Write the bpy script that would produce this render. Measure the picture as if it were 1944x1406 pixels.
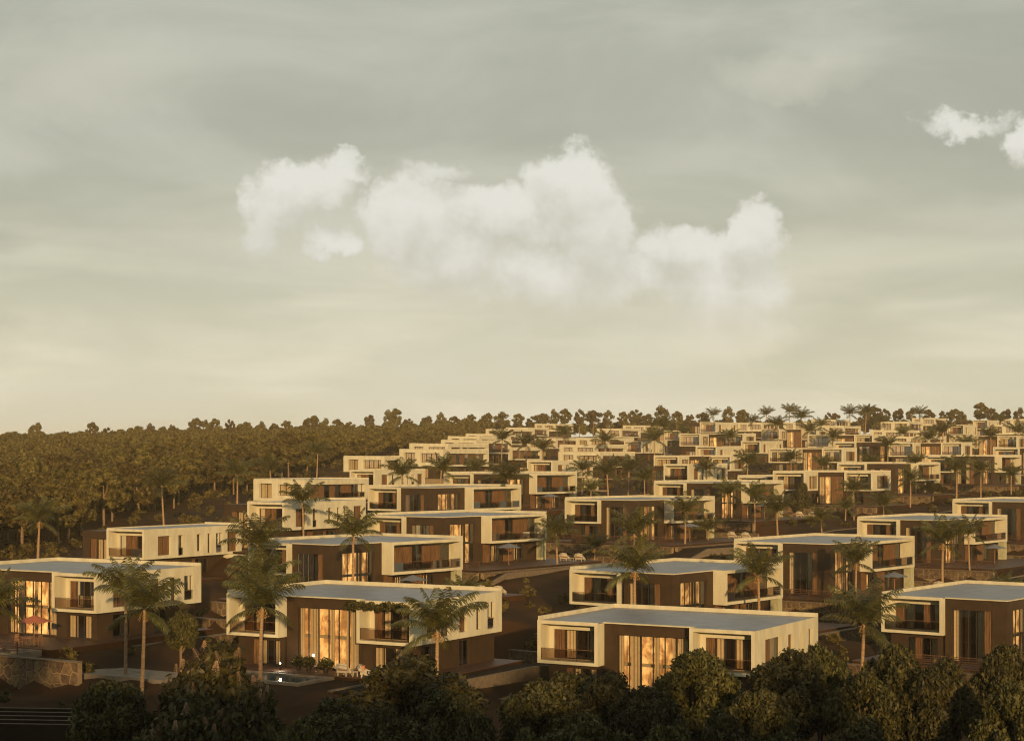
import bpy, math, random
import numpy as np
from mathutils import Vector, Matrix

R = math.radians
rng = random.Random(7)
nrg = np.random.default_rng(11)
scene = bpy.context.scene
for o in list(bpy.data.objects):
    bpy.data.objects.remove(o)
COL = scene.collection

# ------------------------------------------------------------------ camera
F = 3160.0            # focal length in photograph pixels (image is 1944 wide)
HZ = 880.0            # photograph row of the horizon
cam_d = bpy.data.cameras.new('camera')
cam = bpy.data.objects.new('camera', cam_d)
COL.objects.link(cam)
cam_d.sensor_fit = 'HORIZONTAL'
cam_d.sensor_width = 36.0
cam_d.lens = 36.0 * F / 1944.0
cam_d.shift_y = (HZ - 703.0) / 1944.0
cam_d.clip_start = 1.0
cam_d.clip_end = 9000.0
cam.location = (0, 0, 0)
cam.rotation_euler = (R(90), 0, 0)
scene.camera = cam

# ------------------------------------------------------------------ light
SUN_EL, SUN_AZ = 9.0, 8.0      # sun low behind the camera, a little to the right
sd = bpy.data.lights.new('sun', 'SUN')
sd.energy = 5.0
sd.angle = R(0.7)
sd.color = (1.0, 0.65, 0.29)
so = bpy.data.objects.new('sun', sd)
COL.objects.link(so)
sdir = Vector((math.sin(R(SUN_AZ)) * math.cos(R(SUN_EL)), -math.cos(R(SUN_AZ)) * math.cos(R(SUN_EL)), math.sin(R(SUN_EL))))
so.rotation_euler = sdir.to_track_quat('Z', 'Y').to_euler()

scene.view_settings.view_transform = 'Standard'
scene.view_settings.look = 'None'
scene.view_settings.exposure = 0.0
scene.view_settings.gamma = 1.0
scene.view_settings.use_curve_mapping = False
try:
    scene.cycles.max_bounces = 5
    scene.cycles.diffuse_bounces = 2
    scene.cycles.glossy_bounces = 2
    scene.cycles.transparent_max_bounces = 8
    scene.cycles.volume_bounces = 0
    scene.cycles.use_denoising = True
    scene.cycles.filter_width = 1.15
    scene.cycles.caustics_reflective = False
    scene.cycles.caustics_refractive = False
except Exception:
    pass

# ------------------------------------------------------------------ sky
world = bpy.data.worlds.new('World')
scene.world = world
world.use_nodes = True
nt = world.node_tree
nt.nodes.clear()

class NG:
    """small helper around one node tree"""
    def __init__(s, tree): s.t = tree
    def n(s, kind, **kw):
        d = s.t.nodes.new(kind)
        for k, v in kw.items(): setattr(d, k, v)
        return d
    def put(s, sock, v):
        if v is None: return
        if isinstance(v, bpy.types.NodeSocket): s.t.links.new(v, sock)
        else:
            if hasattr(sock.default_value, '__len__') and not hasattr(v, '__len__'):
                v = (v,) * len(sock.default_value)
            if hasattr(sock.default_value, '__len__') and len(sock.default_value) == 4 and len(v) == 3:
                v = tuple(v) + (1.0,)
            sock.default_value = v
    def m(s, op, a, b=None, c=None, clamp=False):
        d = s.n('ShaderNodeMath', operation=op, use_clamp=clamp)
        s.put(d.inputs[0], a); s.put(d.inputs[1], b); s.put(d.inputs[2], c)
        return d.outputs[0]
    def v(s, op, a, b=None):
        d = s.n('ShaderNodeVectorMath', operation=op)
        s.put(d.inputs[0], a); s.put(d.inputs[1], b)
        return d.outputs['Value'] if op in ('DOT_PRODUCT', 'LENGTH') else d.outputs[0]
    def noise(s, vec, scale, detail=6, rough=.55, lac=2.0, dist=0.0, col=False):
        d = s.n('ShaderNodeTexNoise')
        s.put(d.inputs['Vector'], vec)
        d.inputs['Scale'].default_value = scale
        d.inputs['Detail'].default_value = detail
        d.inputs['Roughness'].default_value = rough
        d.inputs['Lacunarity'].default_value = lac
        d.inputs['Distortion'].default_value = dist
        return d.outputs['Color'] if col else d.outputs[0]
    def mix(s, f, a, b, mode='MIX'):
        d = s.n('ShaderNodeMix', data_type='RGBA', blend_type=mode)
        s.put(d.inputs[0], f); s.put(d.inputs[6], a); s.put(d.inputs[7], b)
        return d.outputs[2]
    def step(s, x, a, b, smooth=True):
        d = s.n('ShaderNodeMapRange', interpolation_type='SMOOTHSTEP' if smooth else 'LINEAR')
        s.put(d.inputs[0], x); d.inputs[1].default_value = a; d.inputs[2].default_value = b
        return d.outputs[0]
    def ramp(s, x, stops):
        d = s.n('ShaderNodeValToRGB')
        s.put(d.inputs[0], x)
        el = d.color_ramp.elements
        while len(el) > 1: el.remove(el[-1])
        el[0].position = stops[0][0]; el[0].color = tuple(stops[0][1]) + (1,)
        for p, c in stops[1:]:
            e = el.new(p); e.color = tuple(c) + (1,)
        return d.outputs[0]

def lin(r, g, b):
    f = lambda c: (c / 255 / 12.92) if c <= 10 else ((c / 255 + .055) / 1.055) ** 2.4
    return (f(r), f(g), f(b))

g = NG(nt)
tc = g.n('ShaderNodeTexCoord').outputs['Generated']
sp = g.n('ShaderNodeSeparateXYZ'); g.put(sp.inputs[0], tc)
X, Y, Z = sp.outputs
yy = g.m('MAXIMUM', Y, 0.08)
U = g.m('MULTIPLY', g.m('DIVIDE', X, yy), F / 1000)
V = g.m('MULTIPLY', g.m('DIVIDE', Z, yy), F / 1000)
cb = g.n('ShaderNodeCombineXYZ'); g.put(cb.inputs[0], U); g.put(cb.inputs[1], V)
uv = cb.outputs[0]
front = g.step(Y, 0.35, 0.75)
# base gradient of the veiled evening sky, in sine of elevation, all round
elev = g.m('MAXIMUM', Z, 0.0)
base = g.ramp(elev, [(0.0, lin(222, 217, 190)), (0.035, lin(213, 209, 184)), (0.08, lin(199, 197, 174)), (0.13, lin(180, 181, 163)),
                     (0.20, lin(169, 171, 157)), (0.30, lin(168, 171, 157)), (0.6, lin(150, 154, 140)), (1.0, lin(140, 146, 136))])
# high thin veils: stretched noise in the direction itself
wv = g.n('ShaderNodeMapping'); g.put(wv.inputs[0], tc)
wv.inputs['Rotation'].default_value = (0, R(24), 0)
wv.inputs['Scale'].default_value = (3.0, 3.0, 9.0)
veil = g.noise(wv.outputs[0], 1.6, 7, .52, 2.1, .5)
wv2 = g.n('ShaderNodeMapping'); g.put(wv2.inputs[0], tc)
wv2.inputs['Rotation'].default_value = (0, R(-6), 0)
wv2.inputs['Scale'].default_value = (4.0, 4.0, 20.0)
veil2 = g.noise(wv2.outputs[0], 1.3, 6, .5, 2.0, .3)
vm = g.m('MULTIPLY', g.step(veil, .42, .72), .55)
base = g.mix(vm, base, g.mix(.5, base, lin(226, 225, 212)))
base = g.mix(g.m('MULTIPLY', g.step(veil2, .42, .66), g.step(Z, .20, .01)), base, lin(228, 223, 200))
base = g.mix(g.m('MULTIPLY', g.step(veil, .48, .25), .35), base, g.mix(.45, base, lin(128, 132, 122)))
# the standing cumulus: a field of soft lobes broken up by noise
wn = g.noise(uv, 5.0, 9, .62, 2.15, 0.0, col=True)
wn2 = g.noise(uv, 19.0, 6, .6, 2.2, 0.0, col=True)
off = g.v('SCALE', g.v('SUBTRACT', wn, (.5, .5, .5)))
off.node.inputs['Scale'].default_value = .15
off2 = g.v('SCALE', g.v('SUBTRACT', wn2, (.5, .5, .5)))
off2.node.inputs['Scale'].default_value = .07
wuv = g.v('ADD', g.v('ADD', uv, off), off2)
wuv = g.v('MULTIPLY', wuv, (1, 1, 0))
def lobes(lst, pos, grow=1.0):
    tot = None
    for (px, py, rx, ry, amp) in lst:
        q = g.v('SUBTRACT', pos, ((px - 972) / 1000, (HZ - py) / 1000, 0))
        q = g.v('MULTIPLY', q, (1000 / rx / grow, 1000 / ry / grow, 0))
        q = g.m('MULTIPLY', g.m('MAXIMUM', g.m('SUBTRACT', 1.0, g.v('DOT_PRODUCT', q, q)), 0.0), amp)
        tot = q if tot is None else g.m('MAXIMUM', tot, q)
    return tot
CL = [(580, 350, 110, 62, 1.1), (650, 318, 62, 40, .9), (508, 425, 36, 66, .8), (625, 455, 58, 42, .95), (530, 375, 75, 55, 1),
      (790, 410, 105, 82, 1.1), (828, 322, 80, 32, .55), (950, 415, 150, 62, 1.05), (1080, 372, 92, 92, 1.3), (1130, 440, 86, 105, 1.2),
      (1060, 520, 150, 72, .95), (930, 548, 120, 34, .5), (1175, 385, 50, 28, .5),
      (1350, 520, 120, 80, .9), (860, 490, 150, 70, .8), (1300, 468, 110, 56, 1.0), (1428, 450, 66, 70, 1.2), (1440, 520, 50, 60, .8), (1225, 510, 90, 48, .8), (1385, 555, 105, 100, 1.1), (1395, 640, 95, 48, .9),
      (1840, 236, 95, 26, .75), (1942, 280, 30, 46, .8)]
f1 = lobes(CL, wuv, 1.22)
fb = g.noise(uv, 8.0, 8, .6)
dens = g.step(g.m('ADD', f1, g.m('MULTIPLY', g.m('SUBTRACT', fb, .5), .75)), .08, .70)
# shading: lit crowns, greyer flat undersides
upuv = g.v('ADD', wuv, (0.0, .055, 0))
f2 = lobes(CL, upuv, 1.22)
shade = g.m('ADD', g.m('MULTIPLY', g.m('SUBTRACT', f2, f1), .55), g.m('MULTIPLY', g.m('SUBTRACT', g.noise(uv, 11.0, 6, .55), .5), 1.3))
tone = g.mix(g.step(shade, -.5, .55), lin(226, 225, 216), lin(196, 195, 180))
soft = lobes([(640, 440, 260, 110, .6), (960, 540, 330, 95, .8), (1340, 600, 250, 110, .75), (1500, 130, 190, 60, .6), (120, 130, 330, 110, .5),
              (200, 760, 380, 60, .8), (1060, 740, 480, 50, .8), (620, 640, 330, 70, .35)], wuv)
base = g.mix(g.m('MULTIPLY', g.m('MULTIPLY', soft, front), .62), base, lin(212, 209, 190))
warm = g.mix(g.step(V, .36, .16), tone, lin(220, 213, 190))
cloudmix = g.m('MULTIPLY', g.m('MULTIPLY', dens, front), g.step(V, .10, .26))
cloudmix = g.m('MULTIPLY', cloudmix, .93)
skycol = g.mix(cloudmix, base, warm)
# clear-air light behind the veil
nish = g.n('ShaderNodeTexSky', sky_type='NISHITA')
nish.sun_disc = False
nish.sun_elevation = R(SUN_EL)
nish.sun_rotation = R(180 - SUN_AZ)
nish.altitude = 100
nish.dust_density = 2.0
nb = g.n('ShaderNodeBackground'); g.put(nb.inputs[0], nish.outputs[0]); nb.inputs[1].default_value = 0.05
vb = g.n('ShaderNodeBackground'); g.put(vb.inputs[0], skycol); vb.inputs[1].default_value = 1.12
ms = g.n('ShaderNodeMixShader'); ms.inputs[0].default_value = 0.93
nt.links.new(nb.outputs[0], ms.inputs[1]); nt.links.new(vb.outputs[0], ms.inputs[2])
wo = g.n('ShaderNodeOutputWorld'); nt.links.new(ms.outputs[0], wo.inputs[0])
try:
    world.cycles.sampling_method = 'MANUAL'
    world.cycles.sample_map_resolution = 256
except Exception:
    pass

# ------------------------------------------------------------------ materials
def material(name, col, col2=None, rough=.7, scale=3.0, bump=0.0, bscale=20.0, stretch=(1, 1, 1), spec=.5, metal=0.0,
             translucent=0.0, detail=5, objrand=0.0, coat=0.0, wspace=False):
    m = bpy.data.materials.new(name); m.use_nodes = True
    t = m.node_tree; t.nodes.clear(); h = NG(t)
    co = h.n('ShaderNodeTexCoord').outputs['Object']
    if wspace: co = h.n('ShaderNodeNewGeometry').outputs['Position']
    mp = h.n('ShaderNodeMapping'); h.put(mp.inputs[0], co); mp.inputs['Scale'].default_value = stretch
    p = h.n('ShaderNodeBsdfPrincipled')
    c = tuple(col) + (1,)
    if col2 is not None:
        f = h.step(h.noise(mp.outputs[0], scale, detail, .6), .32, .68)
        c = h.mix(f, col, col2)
    if objrand:
        oi = h.n('ShaderNodeObjectInfo').outputs['Random']
        br = h.m('ADD', 1 - objrand, h.m('MULTIPLY', oi, 2 * objrand))
        hs = h.n('ShaderNodeHueSaturation'); h.put(hs.inputs['Color'], c); h.put(hs.inputs['Value'], br)
        h.put(hs.inputs['Hue'], h.m('ADD', .5 - objrand * .05, h.m('MULTIPLY', oi, objrand * .1)))
        c = hs.outputs[0]
    h.put(p.inputs['Base Color'], c)
    p.inputs['Roughness'].default_value = rough
    p.inputs['Specular IOR Level'].default_value = spec
    p.inputs['Metallic'].default_value = metal
    p.inputs['Coat Weight'].default_value = coat
    if bump:
        b = h.n('ShaderNodeBump'); b.inputs['Strength'].default_value = bump; b.inputs['Distance'].default_value = .05
        h.put(b.inputs['Height'], h.noise(mp.outputs[0], bscale, 4, .6)); h.put(p.inputs['Normal'], b.outputs[0])
    out = h.n('ShaderNodeOutputMaterial')
    if translucent:
        tr = h.n('ShaderNodeBsdfTranslucent'); h.put(tr.inputs[0], c)
        mx = h.n('ShaderNodeMixShader'); mx.inputs[0].default_value = translucent
        t.links.new(p.outputs[0], mx.inputs[1]); t.links.new(tr.outputs[0], mx.inputs[2]); t.links.new(mx.outputs[0], out.inputs[0])
    else:
        t.links.new(p.outputs[0], out.inputs[0])
    return m

M = {}
M['white'] = material('cream_plaster', (.47, .43, .31), (.58, .54, .40), .75, .9, .12, 14, (1, 1, .35), spec=.3)
M['brown'] = material('dark_brown_cladding', (.036, .021, .010), (.050, .029, .014), .55, .8, .15, 9, (1, 1, 1), spec=.3)
M['wood'] = material('slatted_timber', (.19, .100, .045), (.085, .043, .020), .6, 2.0, .3, 8, (5, 5, .5), spec=.3)
M['greypanel'] = material('olive_grey_panel', (.20, .17, .11), (.23, .19, .12), .6, 2, spec=.3)
M['curtain'] = material('pale_curtain', (.72, .60, .40), (.80, .68, .48), .9, 3.0, spec=.1)
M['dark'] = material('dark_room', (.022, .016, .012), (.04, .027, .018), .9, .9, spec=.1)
M['frame'] = material('bronze_frame', (.028, .018, .012), None, .45)
M['deck'] = material('dark_timber_deck', (.05, .022, .012), (.08, .035, .018), .5, 3, .3, 10, (1, 8, 1))
M['mortar'] = material('pale_mortar', (.26, .19, .11), (.20, .14, .08), .9, 4)
M['stone'] = material('rubble_stone', (.14, .088, .044), (.07, .044, .024), .8, 2.6, .5, 12, objrand=.35)
M['pillar'] = material('pillar_mosaic', (.44, .42, .27), (.30, .29, .18), .8, 5, .6, 14)
M['soil'] = material('dry_brown_soil', (.060, .028, .012), (.024, .013, .006), .95, .12, .5, 1.5, spec=.1, wspace=True, detail=9)
M['asphalt'] = material('dark_asphalt', (.016, .011, .008), (.024, .016, .012), .95, .6, .2, 18, spec=.1, wspace=True)
M['paving'] = material('pale_paving', (.14, .115, .09), (.20, .165, .13), .6, 1.5, .2, 12)
M['kerb'] = material('kerb_stone', (.16, .12, .08), (.1, .075, .05), .8)
M['bark'] = material('grey_brown_bark', (.23, .155, .09), (.13, .085, .05), .9, 4, .5, 12, (1, 1, 3))
M['palmbark'] = material('ringed_palm_bark', (.36, .235, .13), (.20, .125, .07), .85, 3, .5, 7, (.3, .3, 14))
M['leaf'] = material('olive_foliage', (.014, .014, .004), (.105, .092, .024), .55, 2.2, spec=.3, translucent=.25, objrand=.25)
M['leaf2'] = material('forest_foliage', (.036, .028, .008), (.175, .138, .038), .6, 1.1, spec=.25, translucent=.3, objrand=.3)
M['palmleaf'] = material('palm_foliage', (.050, .052, .013), (.110, .102, .028), .45, 1.5, spec=.4, translucent=.25, objrand=.2)
M['fruit'] = material('dry_palm_fruit', (.34, .20, .06), None, .8)
M['flower'] = material('dusty_flower_spikes', (.34, .22, .13), (.24, .15, .09), .9, 9)
M['terracotta'] = material('terracotta_canvas', (.42, .12, .06), (.36, .10, .05), .85, 3)
M['bluecanvas'] = material('slate_blue_canvas', (.13, .14, .16), None, .85)
M['wicker'] = material('pale_wicker', (.46, .40, .30), (.38, .32, .24), .8, 20)
M['cushion'] = material('rust_cushion', (.45, .16, .07), None, .9)
M['teak'] = material('teak_furniture', (.34, .17, .08), (.26, .12, .06), .6, 6)

def roof_material():
    m = bpy.data.materials.new('roof_tiles'); m.use_nodes = True
    t = m.node_tree; t.nodes.clear(); h = NG(t)
    co = h.n('ShaderNodeTexCoord').outputs['Object']
    br = h.n('ShaderNodeTexBrick'); h.put(br.inputs['Vector'], co)
    br.offset = 0.0
    br.inputs['Color1'].default_value = (.16, .155, .175, 1); br.inputs['Color2'].default_value = (.205, .195, .215, 1)
    br.inputs['Mortar'].default_value = (.14, .14, .15, 1)
    br.inputs['Scale'].default_value = 1.0; br.inputs['Mortar Size'].default_value = .02
    br.inputs['Brick Width'].default_value = 1.0; br.inputs['Row Height'].default_value = 1.0
    c = h.mix(h.m('MULTIPLY', h.step(h.noise(co, .45, 7, .65), .4, .7), .6), br.outputs[0], (.13, .125, .13))
    p = h.n('ShaderNodeBsdfPrincipled'); h.put(p.inputs['Base Color'], c)
    h.put(p.inputs['Roughness'], h.m('ADD', .26, h.m('MULTIPLY', h.noise(co, .9, 5, .6), .22)))
    p.inputs['Specular IOR Level'].default_value = .5
    out = h.n('ShaderNodeOutputMaterial'); t.links.new(p.outputs[0], out.inputs[0])
    return m
M['roof'] = roof_material()

def glass_material(name, tint, refl, lo=.35):
    m = bpy.data.materials.new(name); m.use_nodes = True
    t = m.node_tree; t.nodes.clear(); h = NG(t)
    tr = h.n('ShaderNodeBsdfTransparent'); tr.inputs[0].default_value = tuple(tint) + (1,)
    gl = h.n('ShaderNodeBsdfGlossy'); gl.inputs['Roughness'].default_value = .04; gl.inputs[0].default_value = (.9, .9, .9, 1)
    fr = h.n('ShaderNodeFresnel'); fr.inputs[0].default_value = 1.5
    mx = h.n('ShaderNodeMixShader'); h.put(mx.inputs[0], h.m('ADD', h.m('MULTIPLY', fr.outputs[0], 1.0), refl, clamp=True))
    out = h.n('ShaderNodeOutputMaterial')
    t.links.new(tr.outputs[0], mx.inputs[1]); t.links.new(gl.outputs[0], mx.inputs[2]); t.links.new(mx.outputs[0], out.inputs[0])
    return m
M['glass'] = glass_material('window_glass', (.80, .76, .70), .10)
M['railglass'] = glass_material('railing_glass', (.70, .60, .52), .04)

def glow_material():
    m = bpy.data.materials.new('lit_room'); m.use_nodes = True
    t = m.node_tree; t.nodes.clear(); h = NG(t)
    co = h.n('ShaderNodeTexCoord').outputs['Object']
    oi = h.n('ShaderNodeObjectInfo').outputs['Random']
    cv = h.n('ShaderNodeCombineXYZ'); h.put(cv.inputs[0], h.m('MULTIPLY', oi, 37.0)); h.put(cv.inputs[1], h.m('MULTIPLY', oi, 91.0))
    a = h.noise(h.v('MULTIPLY', h.v('ADD', co, cv.outputs[0]), (1, 1, .6)), 1.0, 4, .6, 2.2, .4)
    c = h.ramp(a, [(.28, (.06, .022, .006)), (.46, (.34, .15, .04)), (.58, (.90, .47, .13)), (.75, (1.0, .68, .26))])
    p = h.n('ShaderNodeBsdfPrincipled'); p.inputs['Base Color'].default_value = (.4, .25, .12, 1)
    h.put(p.inputs['Emission Color'], c); h.put(p.inputs['Emission Strength'], h.m('ADD', .9, h.m('MULTIPLY', h.m('FRACT', h.m('MULTIPLY', oi, 17.3)), 1.3)))
    out = h.n('ShaderNodeOutputMaterial'); t.links.new(p.outputs[0], out.inputs[0])
    return m
M['glow'] = glow_material()

def water_material():
    m = bpy.data.materials.new('pool_water'); m.use_nodes = True
    t = m.node_tree; t.nodes.clear(); h = NG(t)
    co = h.n('ShaderNodeTexCoord').outputs['Object']
    mp = h.n('ShaderNodeMapping'); h.put(mp.inputs[0], co); mp.inputs['Scale'].default_value = (.6, 3, 1)
    p = h.n('ShaderNodeBsdfPrincipled'); p.inputs['Base Color'].default_value = (.03, .06, .07, 1)
    p.inputs['Roughness'].default_value = .04; p.inputs['IOR'].default_value = 1.33
    b = h.n('ShaderNodeBump'); b.inputs['Strength'].default_value = .25; b.inputs['Distance'].default_value = .05
    h.put(b.inputs['Height'], h.noise(mp.outputs[0], 2.5, 3)); h.put(p.inputs['Normal'], b.outputs[0])
    out = h.n('ShaderNodeOutputMaterial'); t.links.new(p.outputs[0], out.inputs[0])
    return m
M['water'] = water_material()

# ------------------------------------------------------------------ mesh helpers
class MB:
    def __init__(s): s.v = []; s.f = []; s.mi = []; s.mats = []
    def mat(s, key):
        if key not in s.mats: s.mats.append(key)
        return s.mats.index(key)
    def box(s, a, b, key='white', T=None):
        k = s.mat(key)
        x0, x1 = sorted((a[0], b[0])); y0, y1 = sorted((a[1], b[1])); z0, z1 = sorted((a[2], b[2]))
        i = len(s.v)
        vs = [(x0, y0, z0), (x1, y0, z0), (x1, y1, z0), (x0, y1, z0), (x0, y0, z1), (x1, y0, z1), (x1, y1, z1), (x0, y1, z1)]
        if T: vs = [T(*p) for p in vs]
        s.v += vs
        for q in ((3, 2, 1, 0), (4, 5, 6, 7), (0, 1, 5, 4), (1, 2, 6, 5), (2, 3, 7, 6), (3, 0, 4, 7)):
            s.f.append(tuple(i + j for j in q)); s.mi.append(k)
        return s
    def poly(s, pts, key):
        i = len(s.v); s.v += [tuple(p) for p in pts]
        s.f.append(tuple(range(i, i + len(pts)))); s.mi.append(s.mat(key)); return s
    def tube(s, pts, rad, key, n=6, cap=True):
        k = s.mat(key); rings = []
        for j, p in enumerate(pts):
            p = Vector(p); q = Vector(pts[min(j + 1, len(pts) - 1)]) - Vector(pts[max(j - 1, 0)])
            q.normalize(); a = q.orthogonal().normalized(); b = q.cross(a)
            r = rad[j] if hasattr(rad, '__len__') else rad
            i = len(s.v); rings.append(i)
            for c in range(n):
                t = 2 * math.pi * c / n
                s.v.append(tuple(p + (a * math.cos(t) + b * math.sin(t)) * r))
        for j in range(len(rings) - 1):
            for c in range(n):
                d = (c + 1) % n
                s.f.append((rings[j] + c, rings[j] + d, rings[j + 1] + d, rings[j + 1] + c)); s.mi.append(k)
        if cap:
            s.f.append(tuple(rings[-1] + c for c in range(n))); s.mi.append(k)
            s.f.append(tuple(rings[0] + c for c in reversed(range(n)))); s.mi.append(k)
        return s
    def mesh(s, name):
        me = bpy.data.meshes.new(name)
        me.from_pydata([tuple(p) for p in s.v], [], s.f)
        for k in s.mats: me.materials.append(M[k])
        me.polygons.foreach_set('material_index', s.mi)
        me.update()
        return me

def fix(me):
    import bmesh
    bm = bmesh.new(); bm.from_mesh(me); bmesh.ops.recalc_face_normals(bm, faces=bm.faces); bm.to_mesh(me); bm.free()
    return me

def link(name, data, parent=None, loc=None, rot=None, scale=None):
    o = bpy.data.objects.new(name, data); COL.objects.link(o)
    if parent is not None: o.parent = parent
    if loc is not None: o.location = loc
    if rot is not None: o.rotation_euler = rot
    if scale is not None: o.scale = scale
    return o

def tag(o, label=None, cat=None, group=None, kind=None):
    if label: o['label'] = label
    if cat: o['category'] = cat
    if group: o['group'] = group
    if kind: o['kind'] = kind
    return o

def copy_tree(o, parent=None):
    c = o.copy(); COL.objects.link(c)
    if parent is not None: c.parent = parent
    for ch in kids.get(o.name, ()):  # children recorded when built
        copy_tree(ch, c)
    return c
kids = {}
def link_k(name, data, parent=None, **kw):
    o = link(name, data, parent, **kw)
    if parent is not None: kids.setdefault(parent.name, []).append(o)
    return o

def P(px, py, D):
    """world point seen at photograph pixel (px, py) at depth D"""
    return Vector(((px - 972) / F * D, D, (HZ - py) / F * D))

# ------------------------------------------------------------------ villa builder
ZB, ZT = 2.6, 6.1      # underside and top of the upper storey
def front(y0):  return lambda u, d, z: (u, y0 + d, z)
def side(x0):   return lambda u, d, z: (x0 - d, u, z)

def slab(mb, T, u0, u1, z0, z1, th, holes, key):
    """wall slab with rectangular openings"""
    cur = u0
    for (a, b, c, d) in sorted(holes):
        if a > cur: mb.box((cur, 0, z0), (a, th, z1), key, T)
        if c > z0: mb.box((a, 0, z0), (b, th, c), key, T)
        if d < z1: mb.box((a, 0, d), (b, th, z1), key, T)
        cur = b
    if cur < u1: mb.box((cur, 0, z0), (u1, th, z1), key, T)

class Villa:
    def __init__(s, lod):
        s.lod = lod; s.parts = []   # (name, mesh, [(subname, mesh)])
    def add(s, name, mb, subs=()):
        s.parts.append((name, fix(mb.mesh(name)), [(n, fix(m.mesh(n))) for n, m in subs]))
    def window(s, T, a, b, z0, z1, spec, d=.16, glow=False, low=False):
        """spec: one letter per bay - c curtain, w timber panel, d dark, k half curtain, p grey panel"""
        n = len(spec); w = (b - a) / n
        fr = MB(); t = .045
        ff = .05 if s.lod == 0 else .07
        fr.box((a, d - .03, z0), (b, d + .03, z0 + ff), 'frame', T)
        fr.box((a, d - .03, z1 - ff), (b, d + .03, z1), 'frame', T)
        for i in range(n + 1):
            u = a + i * w
            u = min(max(u, a + t), b - t)
            fr.box((u - t, d - .035, z0 + ff + .002), (u + t, d + .035, z1 - ff - .002), 'frame', T)
        back = MB()
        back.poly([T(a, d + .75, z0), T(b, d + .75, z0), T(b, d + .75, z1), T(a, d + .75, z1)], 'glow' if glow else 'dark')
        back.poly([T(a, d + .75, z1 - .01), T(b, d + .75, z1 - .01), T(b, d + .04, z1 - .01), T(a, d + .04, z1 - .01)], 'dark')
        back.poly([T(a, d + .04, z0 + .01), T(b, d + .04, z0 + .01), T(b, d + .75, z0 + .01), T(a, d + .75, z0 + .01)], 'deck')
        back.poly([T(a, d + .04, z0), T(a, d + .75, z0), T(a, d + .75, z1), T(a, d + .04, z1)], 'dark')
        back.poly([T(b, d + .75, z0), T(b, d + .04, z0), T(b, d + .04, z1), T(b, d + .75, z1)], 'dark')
        subs = [('room', back)]
        def cloth(mb, p, q, dd, key, amp):
            m = max(4, int((q - p) / (.16 if s.lod == 0 else .3)))
            pts = [(p + (q - p) * j / m, dd + (amp if j % 2 else -amp)) for j in range(m + 1)]
            for j in range(m):
                (u1, d1), (u2, d2) = pts[j], pts[j + 1]
                mb.poly([T(u1, d1, z0 + .06), T(u2, d2, z0 + .06), T(u2, d2, z1 - .06), T(u1, d1, z1 - .06)], key)
        glassall = MB(); clothall = MB(); woodall = MB()
        for i, ch in enumerate(spec):
            p, q = a + i * w + t, a + (i + 1) * w - t
            if ch == 'w' or ch == 'p':
                mb = MB() if s.lod == 0 else woodall
                if ch == 'p': mb.box((p, d - .06, z0 + .03), (q, d + .03, z1 - .03), 'greypanel', T)
                else:
                    m = max(2, int((q - p) / (.14 if s.lod == 0 else .35)))
                    for j in range(m):
                        pa = p + (q - p) * j / m; pb = p + (q - p) * (j + 1) / m - .035
                        mb.box((pa, d - .08 - .02 * (j % 2), z0 + .02), (pb, d, z1 - .02), 'wood', T)
                if s.lod == 0: subs.append(('timber_panel' if ch == 'w' else 'grey_panel', mb))
                continue
            if ch in 'ckh':
                mb = MB() if s.lod == 0 else clothall
                if ch == 'c': cloth(mb, p, q, d + .22, 'curtain', .045)
                elif ch == 'k': cloth(mb, p, p + (q - p) * .45, d + .22, 'curtain', .045)
                else: cloth(mb, p + (q - p) * .6, q, d + .22, 'curtain', .045)
                if s.lod == 0: subs.append(('curtain', mb))
            gb = MB() if s.lod == 0 else glassall
            gb.poly([T(p, d, z0 + ff), T(q, d, z0 + ff), T(q, d, z1 - ff), T(p, d, z1 - ff)], 'glass')
            if s.lod == 0: subs.append(('pane', gb))
        if s.lod:
            for mb2 in (glassall, clothall, woodall):
                base = len(fr.v); fr.v += mb2.v
                for f_, k_ in zip(mb2.f, mb2.mi):
                    fr.f.append(tuple(base + i for i in f_)); fr.mi.append(fr.mat(mb2.mats[k_]))
            b2 = subs[0][1]; base = len(fr.v); fr.v += b2.v
            for f_, k_ in zip(b2.f, b2.mi):
                fr.f.append(tuple(base + i for i in f_)); fr.mi.append(fr.mat(b2.mats[k_]))
            subs = []
        s.add('window', fr, subs)
    def rail(s, T, a, b, z, d=.08, h=1.0):
        r = MB(); r.box((a, d - .02, z + h), (b, d + .02, z + h + .04), 'wood' if s.lod == 0 else 'frame', T)
        n = max(1, round((b - a) / 1.6)); gl = []
        for i in range(n + 1):
            u = min(max(a + (b - a) * i / n, a + .02), b - .02)
            r.box((u - .02, d - .015, z + .02), (u + .02, d + .015, z + h), 'frame', T)
        for i in range(n):
            gm = MB(); p = a + (b - a) * i / n + .04; q = a + (b - a) * (i + 1) / n - .04
            gm.poly([T(p, d, z + .08), T(q, d, z + .08), T(q, d, z + h - .02), T(p, d, z + h - .02)], 'railglass')
            gl.append(('glass_panel', gm))
        if s.lod:
            for _, gm in gl:
                base = len(r.v); r.v += gm.v
                for f_ in gm.f: r.f.append(tuple(base + i for i in f_)); r.mi.append(r.mat('railglass'))
            gl = []
        s.add('balcony_railing', r, gl)
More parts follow.
